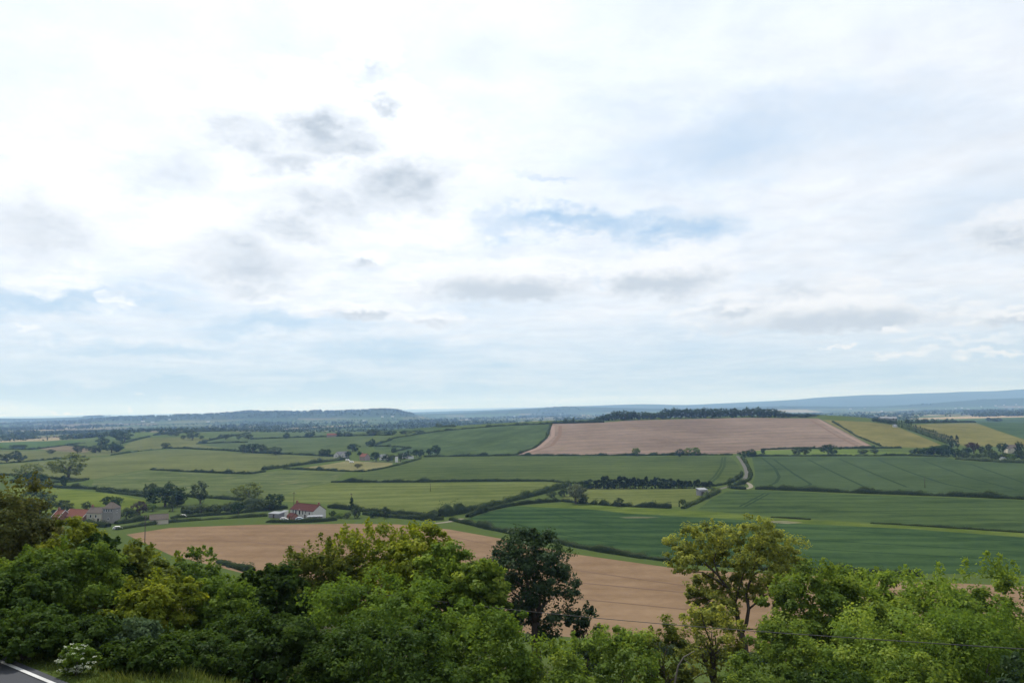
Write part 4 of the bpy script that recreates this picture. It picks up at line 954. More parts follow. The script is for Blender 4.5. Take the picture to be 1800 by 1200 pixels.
# wood along the crest of the ploughed hill
for i in range(44):
    px = 1046 + i * 8.9 + R.uniform(-2.5, 2.5)
    crest = np.interp(px, [970, 1060, 1110, 1200, 1300, 1438, 1460], [744.5, 742, 738.5, 736.5, 734, 735, 738])
    tp = np.interp(px, [1046, 1070, 1090, 1110, 1150, 1180, 1340, 1365, 1380, 1430, 1445], [734, 727, 718, 722, 725, 717, 716, 718, 724, 726, 733]) + R.uniform(-1.5, 2.2)
    h = hit(px, crest + 1.2)
    mid_tree(px, crest, tp, 15 + R.uniform(-2, 5), 'bush', [L_DRK, L_DRK, L_HDG, L_BLU][R.randrange(4)], f'{ordn(i)} tree from the left in the dark wood on the ploughed hill crest', 'tree', 'tree', 'wood on the hill crest', dist=h[1] + 25 + R.uniform(0, 40))
# copse and gardens at the right end of the lane
cop = [(1615,800,787,17),(1628,801,785,18),(1642,801,784,18),(1655,801,784,17),(1668,802,784,16),(1648,793,782,20),(1664,793,781,20),(1680,803,786,18)]
for i, (px, b, tp, w) in enumerate(cop):
    mid_tree(px, b, tp, w, 'bush', L_DRK, f'{ordn(i)} dark tree listed from the left front of the copse below the poplars', 'tree', 'tree', 'dark copse below the poplars')
gar = [(1692,806,793,15,L_HDG),(1705,808,797,14,L_HDG),(1702,800,786,15,L_DRK),(1716,809,797,15,L_HDG),(1712,797,776,22,L_PUR),(1728,808,796,15,L_HDL),(1738,797,779,10,L_HDG),(1742,806,790,18,L_HDG),(1750,810,798,14,L_HDG),(1763,797,777,14,L_DRK),(1768,808,796,14,L_HDG),(1782,810,797,18,L_MID),(1791,800,776,15,L_DRK),(1796,811,790,22,L_HDG),(1728,797,784,12,L_HDL),(1758,806,798,10,L_HDG)]
gar.sort(key=lambda a: a[0])
for i, (px, b, tp, w, m) in enumerate(gar):
    mid_tree(px, b, tp, w, 'round' if i % 2 else 'bush', m, f'{ordn(i)} garden tree from the left around the houses at the right edge', 'tree', 'tree', 'garden trees at the right edge')

# ---------------------------------------------------------------- hedges
def hedge(label, pts, h=2.2, w=2.2, mat=None, gap=0.0, name='hedge', world=None):
    mat = mat or L_HDG; h *= .82; w *= .85
    P = smooth_path(hits(pts) if world is None else world, 2.5)
    dist = P[:, 1].mean(); rng = np.random.default_rng(int(P[0, 0] * 7 + P[0, 1]) % 99991)
    size = float(np.clip(dist * .0011, .22, 1.6))
    # a knobbly solid core with leaves all over it
    d = np.gradient(P[:, :2], axis=0); d /= np.linalg.norm(d, axis=1)[:, None] + 1e-9; n = np.stack([-d[:, 1], d[:, 0]], 1)
    N = len(P); hv = h * (1 + .20 * np.convolve(rng.normal(size=N + 4), np.ones(5) / 2.2, 'valid') + .16 * rng.normal(size=N)); wv = w * (1 + .12 * rng.normal(size=N))
    for _ in range(int(N / 14)):
        j = rng.integers(1, N - 1); hv[max(0, j - 1):j + 2] *= rng.uniform(1.25, 1.9); wv[max(0, j - 1):j + 2] *= rng.uniform(1.1, 1.5)
    if gap:
        gp = np.convolve(rng.normal(size=N + 8), np.ones(9) / 3, 'valid') < -1.1 + gap; hv = np.where(gp, hv * .25, hv)
    hv = np.clip(hv, .15, h * 2.2)
    hv[0] *= .7; hv[-1] *= .7
    prof = [(-.5, -.1), (-.55, .45), (-.36, .88), (0, 1.0), (.36, .88), (.55, .45), (.5, -.1)]
    rows = []
    for a, b in prof:
        q = P[:, :2] + n * (a * wv * .85 + .1 * rng.normal(size=N))[:, None]
        rows.append(np.column_stack([q, P[:, 2] + b * hv * (.9 + .08 * rng.normal(size=N))]))
    V0 = np.stack(rows, 1).reshape(-1, 3); K = len(prof); F0 = []
    for i in range(N - 1):
        for k in range(K - 1): F0.append((i * K + k, i * K + K + k, i * K + K + k + 1, i * K + k + 1))
    L = np.linalg.norm(np.diff(P[:, :2], axis=0), axis=1).sum()
    nl = int(min(L * (2 * h + w) / (size * size * .62) * 1.15, 9000))
    k = rng.uniform(0, N - 1.001, nl); i0 = k.astype(int); fr = (k - i0)[:, None]
    pc = P[i0] * (1 - fr) + P[i0 + 1] * fr; nn = n[i0]; ph = rng.uniform(-.1, math.pi + .1, nl)
    hx = hv[i0]; wx = wv[i0]
    C = np.column_stack([pc[:, :2] + nn * (np.cos(ph) * wx * .56)[:, None], pc[:, 2] + (np.abs(np.sin(ph)) ** .6) * hx * rng.uniform(.55, 1.22, nl)])
    Nn = np.column_stack([nn * np.cos(ph)[:, None], np.sin(ph) + .3]) + rng.normal(0, .45, (nl, 3))
    V1, F1 = leaves(rng, C, Nn, size * rng.uniform(.6, 1.3, nl), .8)
    V = np.vstack([V0, V1]); Fq = np.vstack([np.array(F0), F1 + len(V0)])
    tint = np.r_[np.full(len(F0), .3), np.clip(rng.normal(.5, .2, nl), 0, 1)]
    o = P[0].copy()
    t = empty(name, o); tag(t, label, 'hedge')
    f = link(bpy.data.objects.new('foliage', npmesh('foliage', V - o, Fq, mat, tint)), t); f['kind'] = 'stuff'
    return t
HD = [
 ('gappy hedge along the top of the wide olive meadow at the left edge', [(-10,815.5),(60,810),(100,806.5),(150,803)], 2.0, 2.4, None, .3),
 ('gappy hedge continuing below the dark clump to the pale small tree', [(195,800),(222,796),(250,792),(287,788.5)], 2.0, 2.4, None, .5),
 ('hedge along the top of the olive meadow below the row of four trees', [(288,788),(330,788.5),(400,792),(450,796),(520,799),(608,803)], 2.4, 2.4),
 ('thick bushy hedge between olive meadow and hay meadow', [(462,826),(500,821),(540,815.5),(575,811),(612,807)], 3.2, 4.5, L_HDL),
 ('short dark hedge in the middle of the left meadows', [(265,825.5),(330,829),(400,832),(440,833),(466,829)], 2.2, 2.4),
 ('thin hedge along the bottom of the hay meadow', [(498,824),(560,826.5),(610,828.5),(640,829)], 2.0, 2.2),
 ('long straight dark hedge below the long green crop field', [(582,847.5),(700,847.5),(850,846),(960,845.5),(1030,851)], 2.0, 2.2),
 ('hedge from the left edge to below the large oak', [(-10,834),(40,837),(90,841),(122,844),(156,843)], 2.2, 2.6),
 ('second hedge just below the large oak', [(85,849),(118,847.5),(150,844.5)], 1.8, 2.2),
 ('long hedge running down behind the bright pasture on the left', [(55,852),(110,857.5),(180,860),(250,868),(330,873),(400,877),(470,884)], 2.0, 2.4),
 ('short hedge just above the bright pasture on the left', [(170,863),(220,868.5),(262,874)], 1.8, 2.2),
 ('dark hedge along the foot of the green and ploughed hill', [(745,803),(850,801.5),(900,801),(1000,801),(1100,800.5),(1200,800),(1288,799.5)], 2.4, 2.4),
 ('hedge climbing the hill between green crop and ploughed field', [(903,800),(940,787),(960,770),(968.5,747)], 2.0, 2.6),
 ('tall dark hedge along the left crest of the ploughed hill', [(968,744.5),(1000,743.8),(1030,743),(1062,742)], 5.0, 5),
 ('hedge along the crest of the green hill field', [(690,770.5),(730,764),(770,758),(830,752.5),(880,748.5),(968,744.8)], 2.4, 3),
 ('broad dark hedge curving from the willow towards the lane junction', [(1000,853),(950,868),(900,880),(850,892),(810,902),(775,907)], 3.4, 4.5),
 ('lower hedge running beside the broad curving hedge', [(985,881),(930,885),(890,890),(850,899),(822,909)], 2.2, 3.0),
 ('dark hedge along the bottom of the paddock', [(988,881),(1030,885),(1080,889),(1130,891),(1180,893)], 2.2, 2.6, None, .2),
 ('hedge slanting down the right side of the paddock', [(1200,894),(1230,881),(1264,864)], 2.2, 2.8, L_HDL),
 ('short dark hedge beside the field entrance', [(1286,858.5),(1310,860)], 2.6, 3.0),
 ('long straight dark hedge between the two right crop fields', [(1328,859.5),(1400,862),(1500,866),(1600,869.5),(1700,873),(1815,878)], 2.4, 2.8),
 ('left hedge of the lane bend', [(1256,854),(1275,851),(1290,846),(1302,838),(1304,832)], 2.0, 2.4),
 ('right hedge along the lane up to the ploughed hill', [(1288,854.5),(1306,850),(1318,842),(1320,832),(1314,818),(1304,804)], 2.0, 2.4),
 ('dark hedge along the bottom of the dark green crop field', [(792,914),(830,923),(880,934),(940,946.5),(985,956),(1050,968.5),(1120,979),(1200,990),(1300,997),(1400,1004),(1500,1009),(1620,1012)], 2.0, 2.2),
 ('hedge behind the central thicket below the mown meadow', [(640,904),(700,910),(750,914),(780,913)], 2.4, 2.8),
 ('hedge from the cottage gable along the meadow', [(578,892),(620,896),(660,901),(720,905),(772,908)], 2.4, 2.8),
 ('upper garden hedge between the shed and the cottage', [(300,911),(350,907),(400,904),(450,899),(505,893)], 1.8, 2.0),
 ('lower garden hedge above the bare field on the left', [(205,931),(250,924),(300,918),(350,914),(400,911),(470,907)], 1.6, 1.8, L_HDL),
 ('hedge in front of the cottage yard', [(468,918),(520,918.5),(560,917),(592,914)], 1.5, 1.8),
 ('hedge along the near side of the bright pasture strip', [(1318,802),(1380,801.5),(1450,801.5),(1600,801),(1668,803)], 2.2, 2.4),
 ('hedge along the far side of the bright pasture strip', [(1338,790.5),(1400,788.5),(1500,788),(1585,787.5)], 2.2, 2.4),
 ('thin hedge running down right of the ploughed hill', [(1463,741),(1482,752),(1505,766),(1548,784)], 1.8, 2.2),
 ('dark hedge behind the right yellowish field', [(1592,743.5),(1640,743),(1690,742.5),(1714,742.5)], 4.0, 4.5),
 ('hedge crossing the left edge below the bright green field', [(-10,789),(55,790),(90,786),(125,781.5),(150,778)], 2.4, 3),
 ('hedge behind the little brown field', [(115,782),(140,785),(165,789.5),(212,789)], 2.4, 3),
 ('hedge climbing to the single dark round tree', [(212,780),(232,775),(250,770),(264,767.5)], 2.4, 3),
 ('hedge on the far slope behind the hill pasture', [(345,780),(390,778),(435,777.5)], 2.4, 3),
 ('slanting far hedge on the left', [(350,778),(380,771.5),(410,766),(440,761)], 2.6, 3.4),
 ('hedge up the left edge of the green hill field', [(650,785),(672,778),(690,772)], 2.4, 3),
 ('short hedge above the farm', [(660,784),(690,785),(712,786)], 2.2, 2.6),
 ('second short hedge above the farm', [(690,795),(705,791),(722,787)], 2.2, 2.6),
 ('hedge below the farm along the green crop field', [(640,829),(670,824),(700,817.5),(740,806)], 1.4, 1.8),
 ('rough garden hedge at the right edge below the houses', [(1682,807),(1720,810),(1760,812),(1815,814)], 3.2, 5, L_HDL),
 ('thick dark hedge right of the stone house', [(204,921),(220,919),(240,916),(264,912)], 2.6, 4.5),
 ('broad band of garden shrubs between the garden lane and the dark round tree', [(322,902),(360,898),(410,894),(470,890)], 3.6, 8, L_HDL),
 ('scrubby hedge below the yellow green roadside tree top', [(60,912),(100,921),(150,924),(190,926)], 2.6, 4, None),
 ('low weedy bank between the crop fields at the right edge', [(1530,919.5),(1600,923),(1650,926.5),(1730,931.5),(1815,937)], .8, 1.2, None, .9),
 ('low weedy bank beside the bare patch in the crop', [(1355,909),(1385,910.5),(1425,913)], .8, 1.2),
 ('dark hedge at the left corner of the bare field', [(385,988),(410,997),(445,1006)], 2.2, 2.6),
 ('dark hedge along the near edge of the bare field behind the straggly trees', [(1120,1136),(1180,1146),(1260,1156),(1380,1162),(1500,1166)], 3.0, 3.6),
 ('dark hedge behind the farm fields far left', [(440,772),(500,769.5),(560,768),(640,765.5),(690,764.5)], 2.6, 3),
 ('far hedge across the green fields left of centre', [(460,758),(520,756.5),(580,752),(690,750.5),(800,750)], 4, 4),
 ('far hedge below the wooded ridge on the left', [(270,765),(300,762),(340,759),(420,757)], 4, 4),
]
for a in HD: hedge(*a)

# ---------------------------------------------------------------- woods and hedgerow trees of the far vale, read as one mass
def far_trees():
    rng = np.random.default_rng(21); C = []; Hs = []
    def line(x, y, a, L, h):
        n = int(L / 13) + 1; k = np.linspace(-L / 2, L / 2, n) + rng.normal(0, 4, n)
        C.append(np.column_stack([x + np.cos(a) * k, y + np.sin(a) * k])); Hs.append(h * rng.uniform(.35, 1.25, n))
    for _ in range(400):
        y = float(np.exp(rng.uniform(math.log(1750), math.log(8800)))); t = rng.uniform(-.85, .85)
        if (y < 2050 and -.12 < t < .66) or (t > .46 and y < 3700): continue
        a = rng.choice([.15, 1.5, .15, .9]) + rng.normal(0, .12)
        line(t * y, y, a, rng.uniform(80, 420) * (1 + y / 6000), rng.uniform(3, 8))
    for _ in range(90):                                                      # copses
        y = float(np.exp(rng.uniform(math.log(2300), math.log(9500)))); t = rng.uniform(-.85, .85)
        n = rng.integers(15, 60); C.append(np.column_stack([t * y + rng.normal(0, 70, n), y + rng.normal(0, 45, n)])); Hs.append(rng.uniform(8, 15, n))
    n = 1700; tt = rng.uniform(-1.0, px_t(725), n); yy = rng.uniform(4950, 6100, n)         # wooded scarp on the left
    C.append(np.column_stack([tt * yy, yy])); Hs.append(rng.uniform(8, 15, n))
    n = 260; yy = rng.uniform(3300, 5200, n); tt = rng.uniform(.30, .75, n); C.append(np.column_stack([tt * yy, yy])); Hs.append(rng.uniform(7, 14, n))
    # long belts of trees on the left beyond the fields
    for (x0, y0, x1, y1, m, h) in [(0, 771, 62, 766, 40, 8), (62, 766, 150, 759, 60, 7), (120, 772, 172, 768, 26, 8), (90, 763, 210, 757.5, 60, 7), (10, 774, 60, 771, 20, 8), (185, 768, 206, 765.5, 12, 9), (215, 757, 330, 753.5, 40, 8), (0, 757, 110, 754, 40, 8), (340, 755, 480, 752, 40, 8), (485, 753, 560, 750, 25, 10)]:
        for k in np.linspace(0, 1, m):
            q = hit(x0 + (x1 - x0) * k, y0 + (y1 - y0) * k); C.append(q[None, :2] + rng.normal(0, 6, (1, 2))); Hs.append(np.array([h * rng.uniform(.6, 1.3)]))
    C = np.vstack(C); H = np.concatenate(Hs); n = len(C); Z = zf(C[:, 0], C[:, 1])
    k = 9; q = unit(rng, n * k); q[:, 2] = np.abs(q[:, 2]) * .9
    hh = np.repeat(H, k); w = hh * rng.uniform(.5, .75, len(hh))
    P = np.column_stack([np.repeat(C[:, 0], k) + q[:, 0] * w, np.repeat(C[:, 1], k) + q[:, 1] * w, np.repeat(Z, k) + .15 * hh + q[:, 2] * hh * .85])
    V, Fq = leaves(rng, P, q + rng.normal(0, .35, q.shape), hh * rng.uniform(.65, 1.0, len(hh)), .85)
    ti = np.clip(np.repeat(rng.normal(.5, .2, n), k) + rng.normal(0, .1, n * k), 0, 1)
    o = link(bpy.data.objects.new('far_woodland', npmesh('far_woodland', V, Fq, L_FAR, ti)))
    tag(o, 'far hedgerow trees and woods across the vale to the ridges', 'woodland', kind='stuff')
far_trees()

# ---------------------------------------------------------------- buildings
WHITE = plain('white_render', (.50, .49, .455), .9, .10, .8)
STONE = plain('grey_stone', (.25, .24, .225), .95, .25, 1.2, bump=.4)
CREAM = plain('cream_wall', (.47, .43, .35), .9, .12, .8)
BRICK = plain('red_brick', (.25, .125, .09), .95, .2, 1.5)
REDTILE = plain('red_roof_tiles', (.080, .035, .030), .9, .3, 1.4, bump=.5)
REDTILE2 = plain('orange_roof_tiles', (.16, .070, .050), .9, .28, 1.4, bump=.5)
GREYTILE = plain('grey_roof_tiles', (.125, .105, .088), .9, .3, 1.4, bump=.5)
SLATE = plain('slate_roof', (.15, .15, .155), .8, .2, 1.2)
METALROOF = plain('pale_metal_roof', (.24, .25, .265), .85, .12, .7)
TIMBER = plain('dark_timber', (.07, .055, .045), .9, .2, 2.0)
GREYWOOD = plain('grey_boards', (.22, .215, .23), .9, .2, 2.0)
FRAME = plain('white_frame', (.62, .62, .61), .6, .05)
GLASS = plain('window_glass', (.015, .018, .022), .15, .1, 1.0, spec=.25)
PINKW = plain('pink_wall', (.27, .215, .195), .9, .12, .8)
RUBBER = plain('tyre_rubber', (.02, .02, .02), .8, .1)
def wall_window(t, x, z, w, h, y, face='front', frame=FRAME):
    """a window in the wall plane; its frame stands proud, the pane is set back"""
    def b(m, x0, x1, z0, z1, d0, d1):
        if face == 'front': m.box(x0, x1, y - d1, y - d0, z0, z1)
        else: m.box(y + d0, y + d1, x0, x1, z0, z1)
        return m
    m = MB()
    b(m, x - w / 2 - .08, x - w / 2 + .06, z - h / 2, z + h / 2, -.05, .07); b(m, x + w / 2 - .06, x + w / 2 + .08, z - h / 2, z + h / 2, -.05, .07)
    b(m, x - w / 2 - .08, x + w / 2 + .08, z + h / 2, z + h / 2 + .1, -.05, .07); b(m, x - w / 2 - .14, x + w / 2 + .14, z - h / 2 - .1, z - h / 2, -.05, .12)
    f = m.build('window', frame, t)
    b(MB(), x - w / 2 + .05, x + w / 2 - .05, z - h / 2, z + h / 2, -.06, .035).build('pane', GLASS, f)
def gable_house(name, label, cat, loc, rz, L, Wd, eave, ridge, wall, roof, over=.3, windows=(), gable_windows=(), doors=(), chimneys=(), barge=None, hip=0.0, plinth=True):
    """local frame: front at -y, length along x, right gable at +x"""
    t = empty(name, loc, rz); tag(t, label, cat)
    a, b = L / 2, Wd / 2; r = ridge - .06
    hx = a - hip
    MB().add([(-a, -b, -1), (a, -b, -1), (a, b, -1), (-a, b, -1), (-a, -b, eave), (a, -b, eave), (a, b, eave), (-a, b, eave), (-hx, 0, r), (hx, 0, r)],
             [(3, 2, 1, 0), (0, 1, 5, 4), (1, 2, 6, 9, 5) if not hip else (1, 2, 6, 5), (2, 3, 7, 6), (3, 0, 4, 8, 7) if not hip else (3, 0, 4, 7), (4, 5, 9, 8), (6, 7, 8, 9)] + ([(5, 6, 9), (7, 4, 8)] if hip else [])).build('wall', wall, t)
    sl = (ridge - eave) / b; ez = eave - over * sl; th = .16; ax = a + (over * .5 if not hip else over)
    def slab(sy):
        p = [(-ax, sy * (b + over), ez), (ax, sy * (b + over), ez), (hx if hip else ax, 0, ridge), (-hx if hip else -ax, 0, ridge)]
        v = [(x, y, z + .02) for x, y, z in p] + [(x, y, z + th + .02) for x, y, z in p]
        f = [(0, 1, 2, 3), (7, 6, 5, 4), (0, 4, 5, 1), (1, 5, 6, 2), (2, 6, 7, 3), (3, 7, 4, 0)]
        return MB().add(v, f)
    rf = slab(-1).build('roof', roof, t); slab(1).build('roof', roof, t)
    if hip:
        for sx in (-1, 1):
            p = [(sx * ax, -(b + over), ez), (sx * ax, b + over, ez), (sx * hx, 0, ridge)]
            MB().add([(x, y, z + .025) for x, y, z in p] + [(x, y, z + th + .02) for x, y, z in p], [(0, 1, 2), (5, 4, 3), (0, 3, 4, 1), (1, 4, 5, 2), (2, 5, 3, 0)]).build('roof', roof, t)
    MB().tube([(-hx if hip else -ax, 0, ridge + th), (hx if hip else ax, 0, ridge + th)], [.13, .13], 6).build('ridge_tiles', roof, t)
    if barge:
        for sx in (-1, 1):
            for sy in (-1, 1):
                x0 = sx * (ax + .03)
                p = [(x0, sy * (b + over + .05), ez - .12), (x0, 0, ridge - .05), (x0, 0, ridge + .26), (x0, sy * (b + over + .05), ez + .24)]
                MB().add(p + [(x + sx * .12, y, z) for x, y, z in p], [(0, 1, 2, 3), (7, 6, 5, 4), (0, 4, 5, 1), (1, 5, 6, 2), (2, 6, 7, 3), (3, 7, 4, 0)]).build('bargeboard', barge, t)
    for (x, z, w, h) in windows: wall_window(t, x, z, w, h, -b)
    for (y, z, w, h) in gable_windows: wall_window(t, y, z, w, h, a, 'side')
    for (x, w, h, m) in doors:
        d = MB().box(x - w / 2, x + w / 2, -b - .06, -b + .05, -.1, h).build('door', m, t)
        MB().box(x + w * .32, x + w * .40, -b - .12, -b - .05, h * .45, h * .52).build('handle', FRAME, d)
    for (x, m) in chimneys:
        c = MB().box(x - .45, x + .45, -.38, .38, ridge - .7, ridge + 1.15).build('chimney', m, rf if False else t)
        MB().tube([(x - .18, 0, ridge + 1.1), (x - .18, 0, ridge + 1.5)], [.13, .1], 7).build('chimney_pot', BRICK, c)
        MB().tube([(x + .2, 0, ridge + 1.1), (x + .2, 0, ridge + 1.45)], [.13, .1], 7).build('chimney_pot', BRICK, c)
    return t
def shed(name, label, cat, loc, rz, L, Wd, h0, h1, wall, roof, door=None, open_front=False):
    """mono-pitch shed: low front, high back"""
    t = empty(name, loc, rz); tag(t, label, cat); a, b = L / 2, Wd / 2
    MB().add([(-a, -b, -.5), (a, -b, -.5), (a, b, -.5), (-a, b, -.5), (-a, -b, h0), (a, -b, h0), (a, b, h1), (-a, b, h1)], [(3, 2, 1, 0), (4, 5, 6, 7), (0, 1, 5, 4), (1, 2, 6, 5), (2, 3, 7, 6), (3, 0, 4, 7)]).build('wall', wall, t)
    k = (h1 - h0) / Wd; e = .25
    z0, z1 = h0 - e * k + .02, h1 + e * k + .02
    MB().add([(-a - e, -b - e, z0), (a + e, -b - e, z0), (a + e, b + e, z1), (-a - e, b + e, z1), (-a - e, -b - e, z0 + .12), (a + e, -b - e, z0 + .12), (a + e, b + e, z1 + .12), (-a - e, b + e, z1 + .12)],
             [(3, 2, 1, 0), (4, 5, 6, 7), (0, 1, 5, 4), (1, 2, 6, 5), (2, 3, 7, 6), (3, 0, 4, 7)]).build('roof', roof, t)
    if door:
        x, w, h, m = door; d = MB().box(x - w / 2, x + w / 2, -b - .06, -b + .04, 0, h).build('door', m, t)
        MB().box(x + w * .3, x + w * .38, -b - .11, -b - .05, h * .45, h * .55).build('handle', FRAME, d)
    return t
def car(name, label, loc, rz, col, L=4.2, van=False):
    t = empty(name, loc, rz); tag(t, label, 'van' if van else 'car')
    m = plain(f'car_paint_{name}_{col[0]:.2f}', col, .3, .03, 1.0, spec=.5)
    if van: top = [(-2.2, .45), (2.1, .45), (2.2, 1.0), (1.6, 1.25), (1.15, 2.0), (-2.2, 2.05)]; gw = [(1.15, 1.85), (1.55, 1.3), (.5, 1.3), (.5, 1.85)]
    else: top = [(-2.05, .4), (2.05, .4), (2.1, .75), (1.25, .95), (.55, 1.42), (-1.1, 1.45), (-1.9, 1.0), (-2.1, .8)]; gw = [(.5, 1.36), (1.1, .98), (-1.6, 1.0), (-1.05, 1.38)]
    n = len(top); v = [(x, -.82, z) for x, z in top] + [(x, .82, z) for x, z in top]
    MB().add(v, [tuple(range(n)), tuple(range(2 * n - 1, n - 1, -1))] + [(i, n + i, n + (i + 1) % n, (i + 1) % n) for i in range(n)]).build('body', m, t, bevel=.08)
    for s in (-1, 1):
        y = s * .825; MB().add([(x, y, z) for x, z in gw] + [(x, y + s * .02, z) for x, z in gw], [(0, 1, 2, 3), (7, 6, 5, 4), (0, 4, 5, 1), (1, 5, 6, 2), (2, 6, 7, 3), (3, 7, 4, 0)]).build('side_window', GLASS, t)
        for x in (-1.25, 1.3):
            w = MB().tube([(x, s * .70, .32), (x, s * .86, .32)], [.32, .32], 12).build('wheel', RUBBER, t)
            MB().tube([(x, s * .86, .32), (x, s * .875, .32)], [.18, .18], 10).build('rim', FRAME, w)
    return t
def pole(label, px, base, top, dist=None, arm=True, h=None, lead=None):
    p = hit(px, base) if dist is None else np.array([*(at_y(px, base, dist)[:2]), 0.])
    if dist is not None: p[2] = float(zf(p[0], p[1]))
    h = at_y(px, top, p[1])[2] - p[2]
    t = empty('telegraph_pole', p); tag(t, label, 'telegraph pole')
    MB().tube([(0, 0, -.5), (0, 0, h)], [.17, .11], 8).build('post', TIMBER, t, True)
    if arm:
        c = MB().box(-.9, .9, -.14, -.02, h - .75, h - .6).build('crossarm', TIMBER, t)
        for x in (-.75, 0, .75): MB().tube([(x, -.08, h - .6), (x, -.08, h - .4)], [.05, .04], 6).build('insulator', FRAME, c)
    return t

# white cottage with the red roof
p = hit(541, 911); A = math.radians(-38)
cot = gable_house('cottage', 'long white rendered cottage with dark red roof and two chimneys', 'house', p + (-1.0, 4, 0), A, 18.0, 7.4, 3.9, 6.4, WHITE, REDTILE,
    windows=[(-6.6, 3.0, 1.0, 1.7), (-4.4, 2.9, 1.2, 2.1), (-1.6, 2.9, 1.3, 2.2), (.9, 2.9, .9, 1.9), (3.2, 3.1, .8, 1.2), (5.9, 2.7, 1.0, 1.3), (-6.4, .9, 1.2, 1.2), (5.6, .7, 1.1, 1.1)],
    doors=[(2.6, 1.0, 2.0, TIMBER)], chimneys=[(-8.4, BRICK), (8.4, BRICK)])
MB().box(-9.05, 9.05, -3.76, -3.702, -1, .5).build('plinth', STONE, cot)
q = hit(486, 909); shed('greenhouse', 'low shed with pale flat roof left of the cottage', 'shed', q, math.radians(-25), 6.5, 4.0, 2.0, 2.5, GREYWOOD, METALROOF, (0, 1.0, 1.8, TIMBER))
q = hit(500, 908); shed('garden_shed', 'small pale shed against the left end of the cottage', 'shed', q, math.radians(-25), 2.6, 2.6, 2.4, 2.9, FRAME, METALROOF, (0, .9, 1.8, GREYWOOD))
q = hit(514, 913); gable_house('outbuilding', 'red brick lean-to outbuilding before the cottage front', 'outbuilding', q, A, 4.2, 3.2, 1.9, 3.0, BRICK, REDTILE, doors=[(0, .9, 1.8, TIMBER)])
q = hit(554, 915); shed('garage', 'low garage with long white flat roof below the cottage gable', 'garage', q, math.radians(8), 6.6, 3.4, 2.1, 2.3, GREYWOOD, METALROOF, (0, 2.2, 1.9, TIMBER))
car('parked_car', 'pale blue parked car in the cottage yard', hit(527, 914), math.radians(12), (.42, .50, .58))
car('parked_car', 'silver white parked car left of the brick outbuilding', hit(499, 914.5), math.radians(8), (.62, .63, .64))
car('parked_car', 'white parked car half hidden in the bushes beside the stone barn lane', hit(207, 930), math.radians(20), (.70, .70, .70))
car('parked_car', 'white car on the garden lane right of the brown roofed outbuilding', hit(322, 909), math.radians(10), (.60, .60, .60))
# stone barn and red roofed bungalow
p = hit(192, 919); gable_house('stone_house', 'tall grey stone house with hipped brown roof and dark upper windows', 'house', p + (0, 2, 0), math.radians(-14), 5.8, 5.2, 7.0, 9.4, STONE, GREYTILE, hip=2.0,
    windows=[(-2.0, 6.0, .8, 1.2), (-.7, 6.0, .8, 1.2), (.7, 6.0, .8, 1.2), (2.0, 6.0, .8, 1.2), (.4, 2.0, .9, 1.1)], gable_windows=[(0, 5.3, .8, .9)])
gable_house('stone_wing', 'lower cream walled wing joined to the stone house', 'house', p + (-7.0, 3.2, 0), math.radians(-16), 8.6, 5.4, 4.8, 7.0, CREAM, GREYTILE, windows=[(-1.8, 3.3, 1.0, 1.2), (1.2, 3.3, 1.0, 1.2)], doors=[(2.6, 1.2, 2.3, TIMBER)], chimneys=[(-3.4, BRICK)])
q = hit(134, 918); gable_house('bungalow', 'red roofed building with white bargeboards left of the stone house', 'house', q + (0, 3, 0), math.radians(-24), 13.5, 7.0, 2.9, 5.8, BRICK, REDTILE2, barge=FRAME, windows=[(-3, 1.5, 1.4, 1.1), (3, 1.5, 1.4, 1.1)])
q = hit(99, 919); gable_house('bungalow', 'small red roofed building with chimney at the far left of the group', 'house', q + (0, 4, 0), math.radians(-24), 5.0, 6.0, 2.9, 5.6, BRICK, REDTILE2, barge=FRAME, chimneys=[(-1.6, BRICK)])
q = hit(276, 921); gable_house('garden_outbuilding', 'low outbuilding with brown roof and white end wall between the hedges', 'outbuilding', q + (0, 2, 0), math.radians(24), 8.0, 5.0, 2.3, 4.3, CREAM, GREYTILE, doors=[(-2.4, 1.4, 1.9, FRAME)])
# farm in the middle
p = hit(601, 804); gable_house('farmhouse', 'white farmhouse with grey roof on the left of the farm', 'house', p + (0, 5, 0), math.radians(8), 12.5, 7.0, 3.8, 6.6, WHITE, SLATE, windows=[(-4, 2.6, 1, 1.2), (0, 2.6, 1, 1.2), (4, 2.6, 1, 1.2)], chimneys=[(5.6, BRICK)])
gable_house('farmhouse_wing', 'small white gabled wing at the left of the white farmhouse', 'house', p + (-6.5, 1.0, 0), math.radians(98 - 180), 7, 5.5, 3.2, 6.0, WHITE, SLATE, gable_windows=[(0, 2.2, 1.2, 1.2)])
gable_house('farmhouse_wing', 'small white gabled wing in the middle of the white farmhouse', 'house', p + (1.2, 0.5, 0), math.radians(98 - 180), 6, 5.0, 3.2, 5.8, WHITE, SLATE, gable_windows=[(0, 2.2, 1.2, 1.2)])
q = hit(640, 809); gable_house('farmhouse', 'pink walled farmhouse with brown roof in the farmyard', 'house', q + (0, 4, 0), math.radians(-40), 9, 7, 4.0, 7.0, PINKW, REDTILE2, windows=[(-2.5, 2.6, 1, 1.2), (2.5, 2.6, 1, 1.2)], chimneys=[(-3.8, BRICK)])
q = hit(673, 808); gable_house('barn', 'white roofed barn between the dark trees of the farm', 'barn', q + (0, 4, 0), math.radians(5), 8, 6, 3.6, 5.4, FRAME, METALROOF)
q = hit(711, 806); gable_house('barn', 'narrow white gable between the trees at the right of the farm', 'barn', q + (0, 4, 0), math.radians(75), 6, 4, 4.4, 6.4, WHITE, SLATE)
q = hit(722, 806); shed('farm_shed', 'small white shed right of the narrow white gable', 'shed', q, math.radians(15), 5.5, 4, 2.2, 2.8, FRAME, METALROOF)
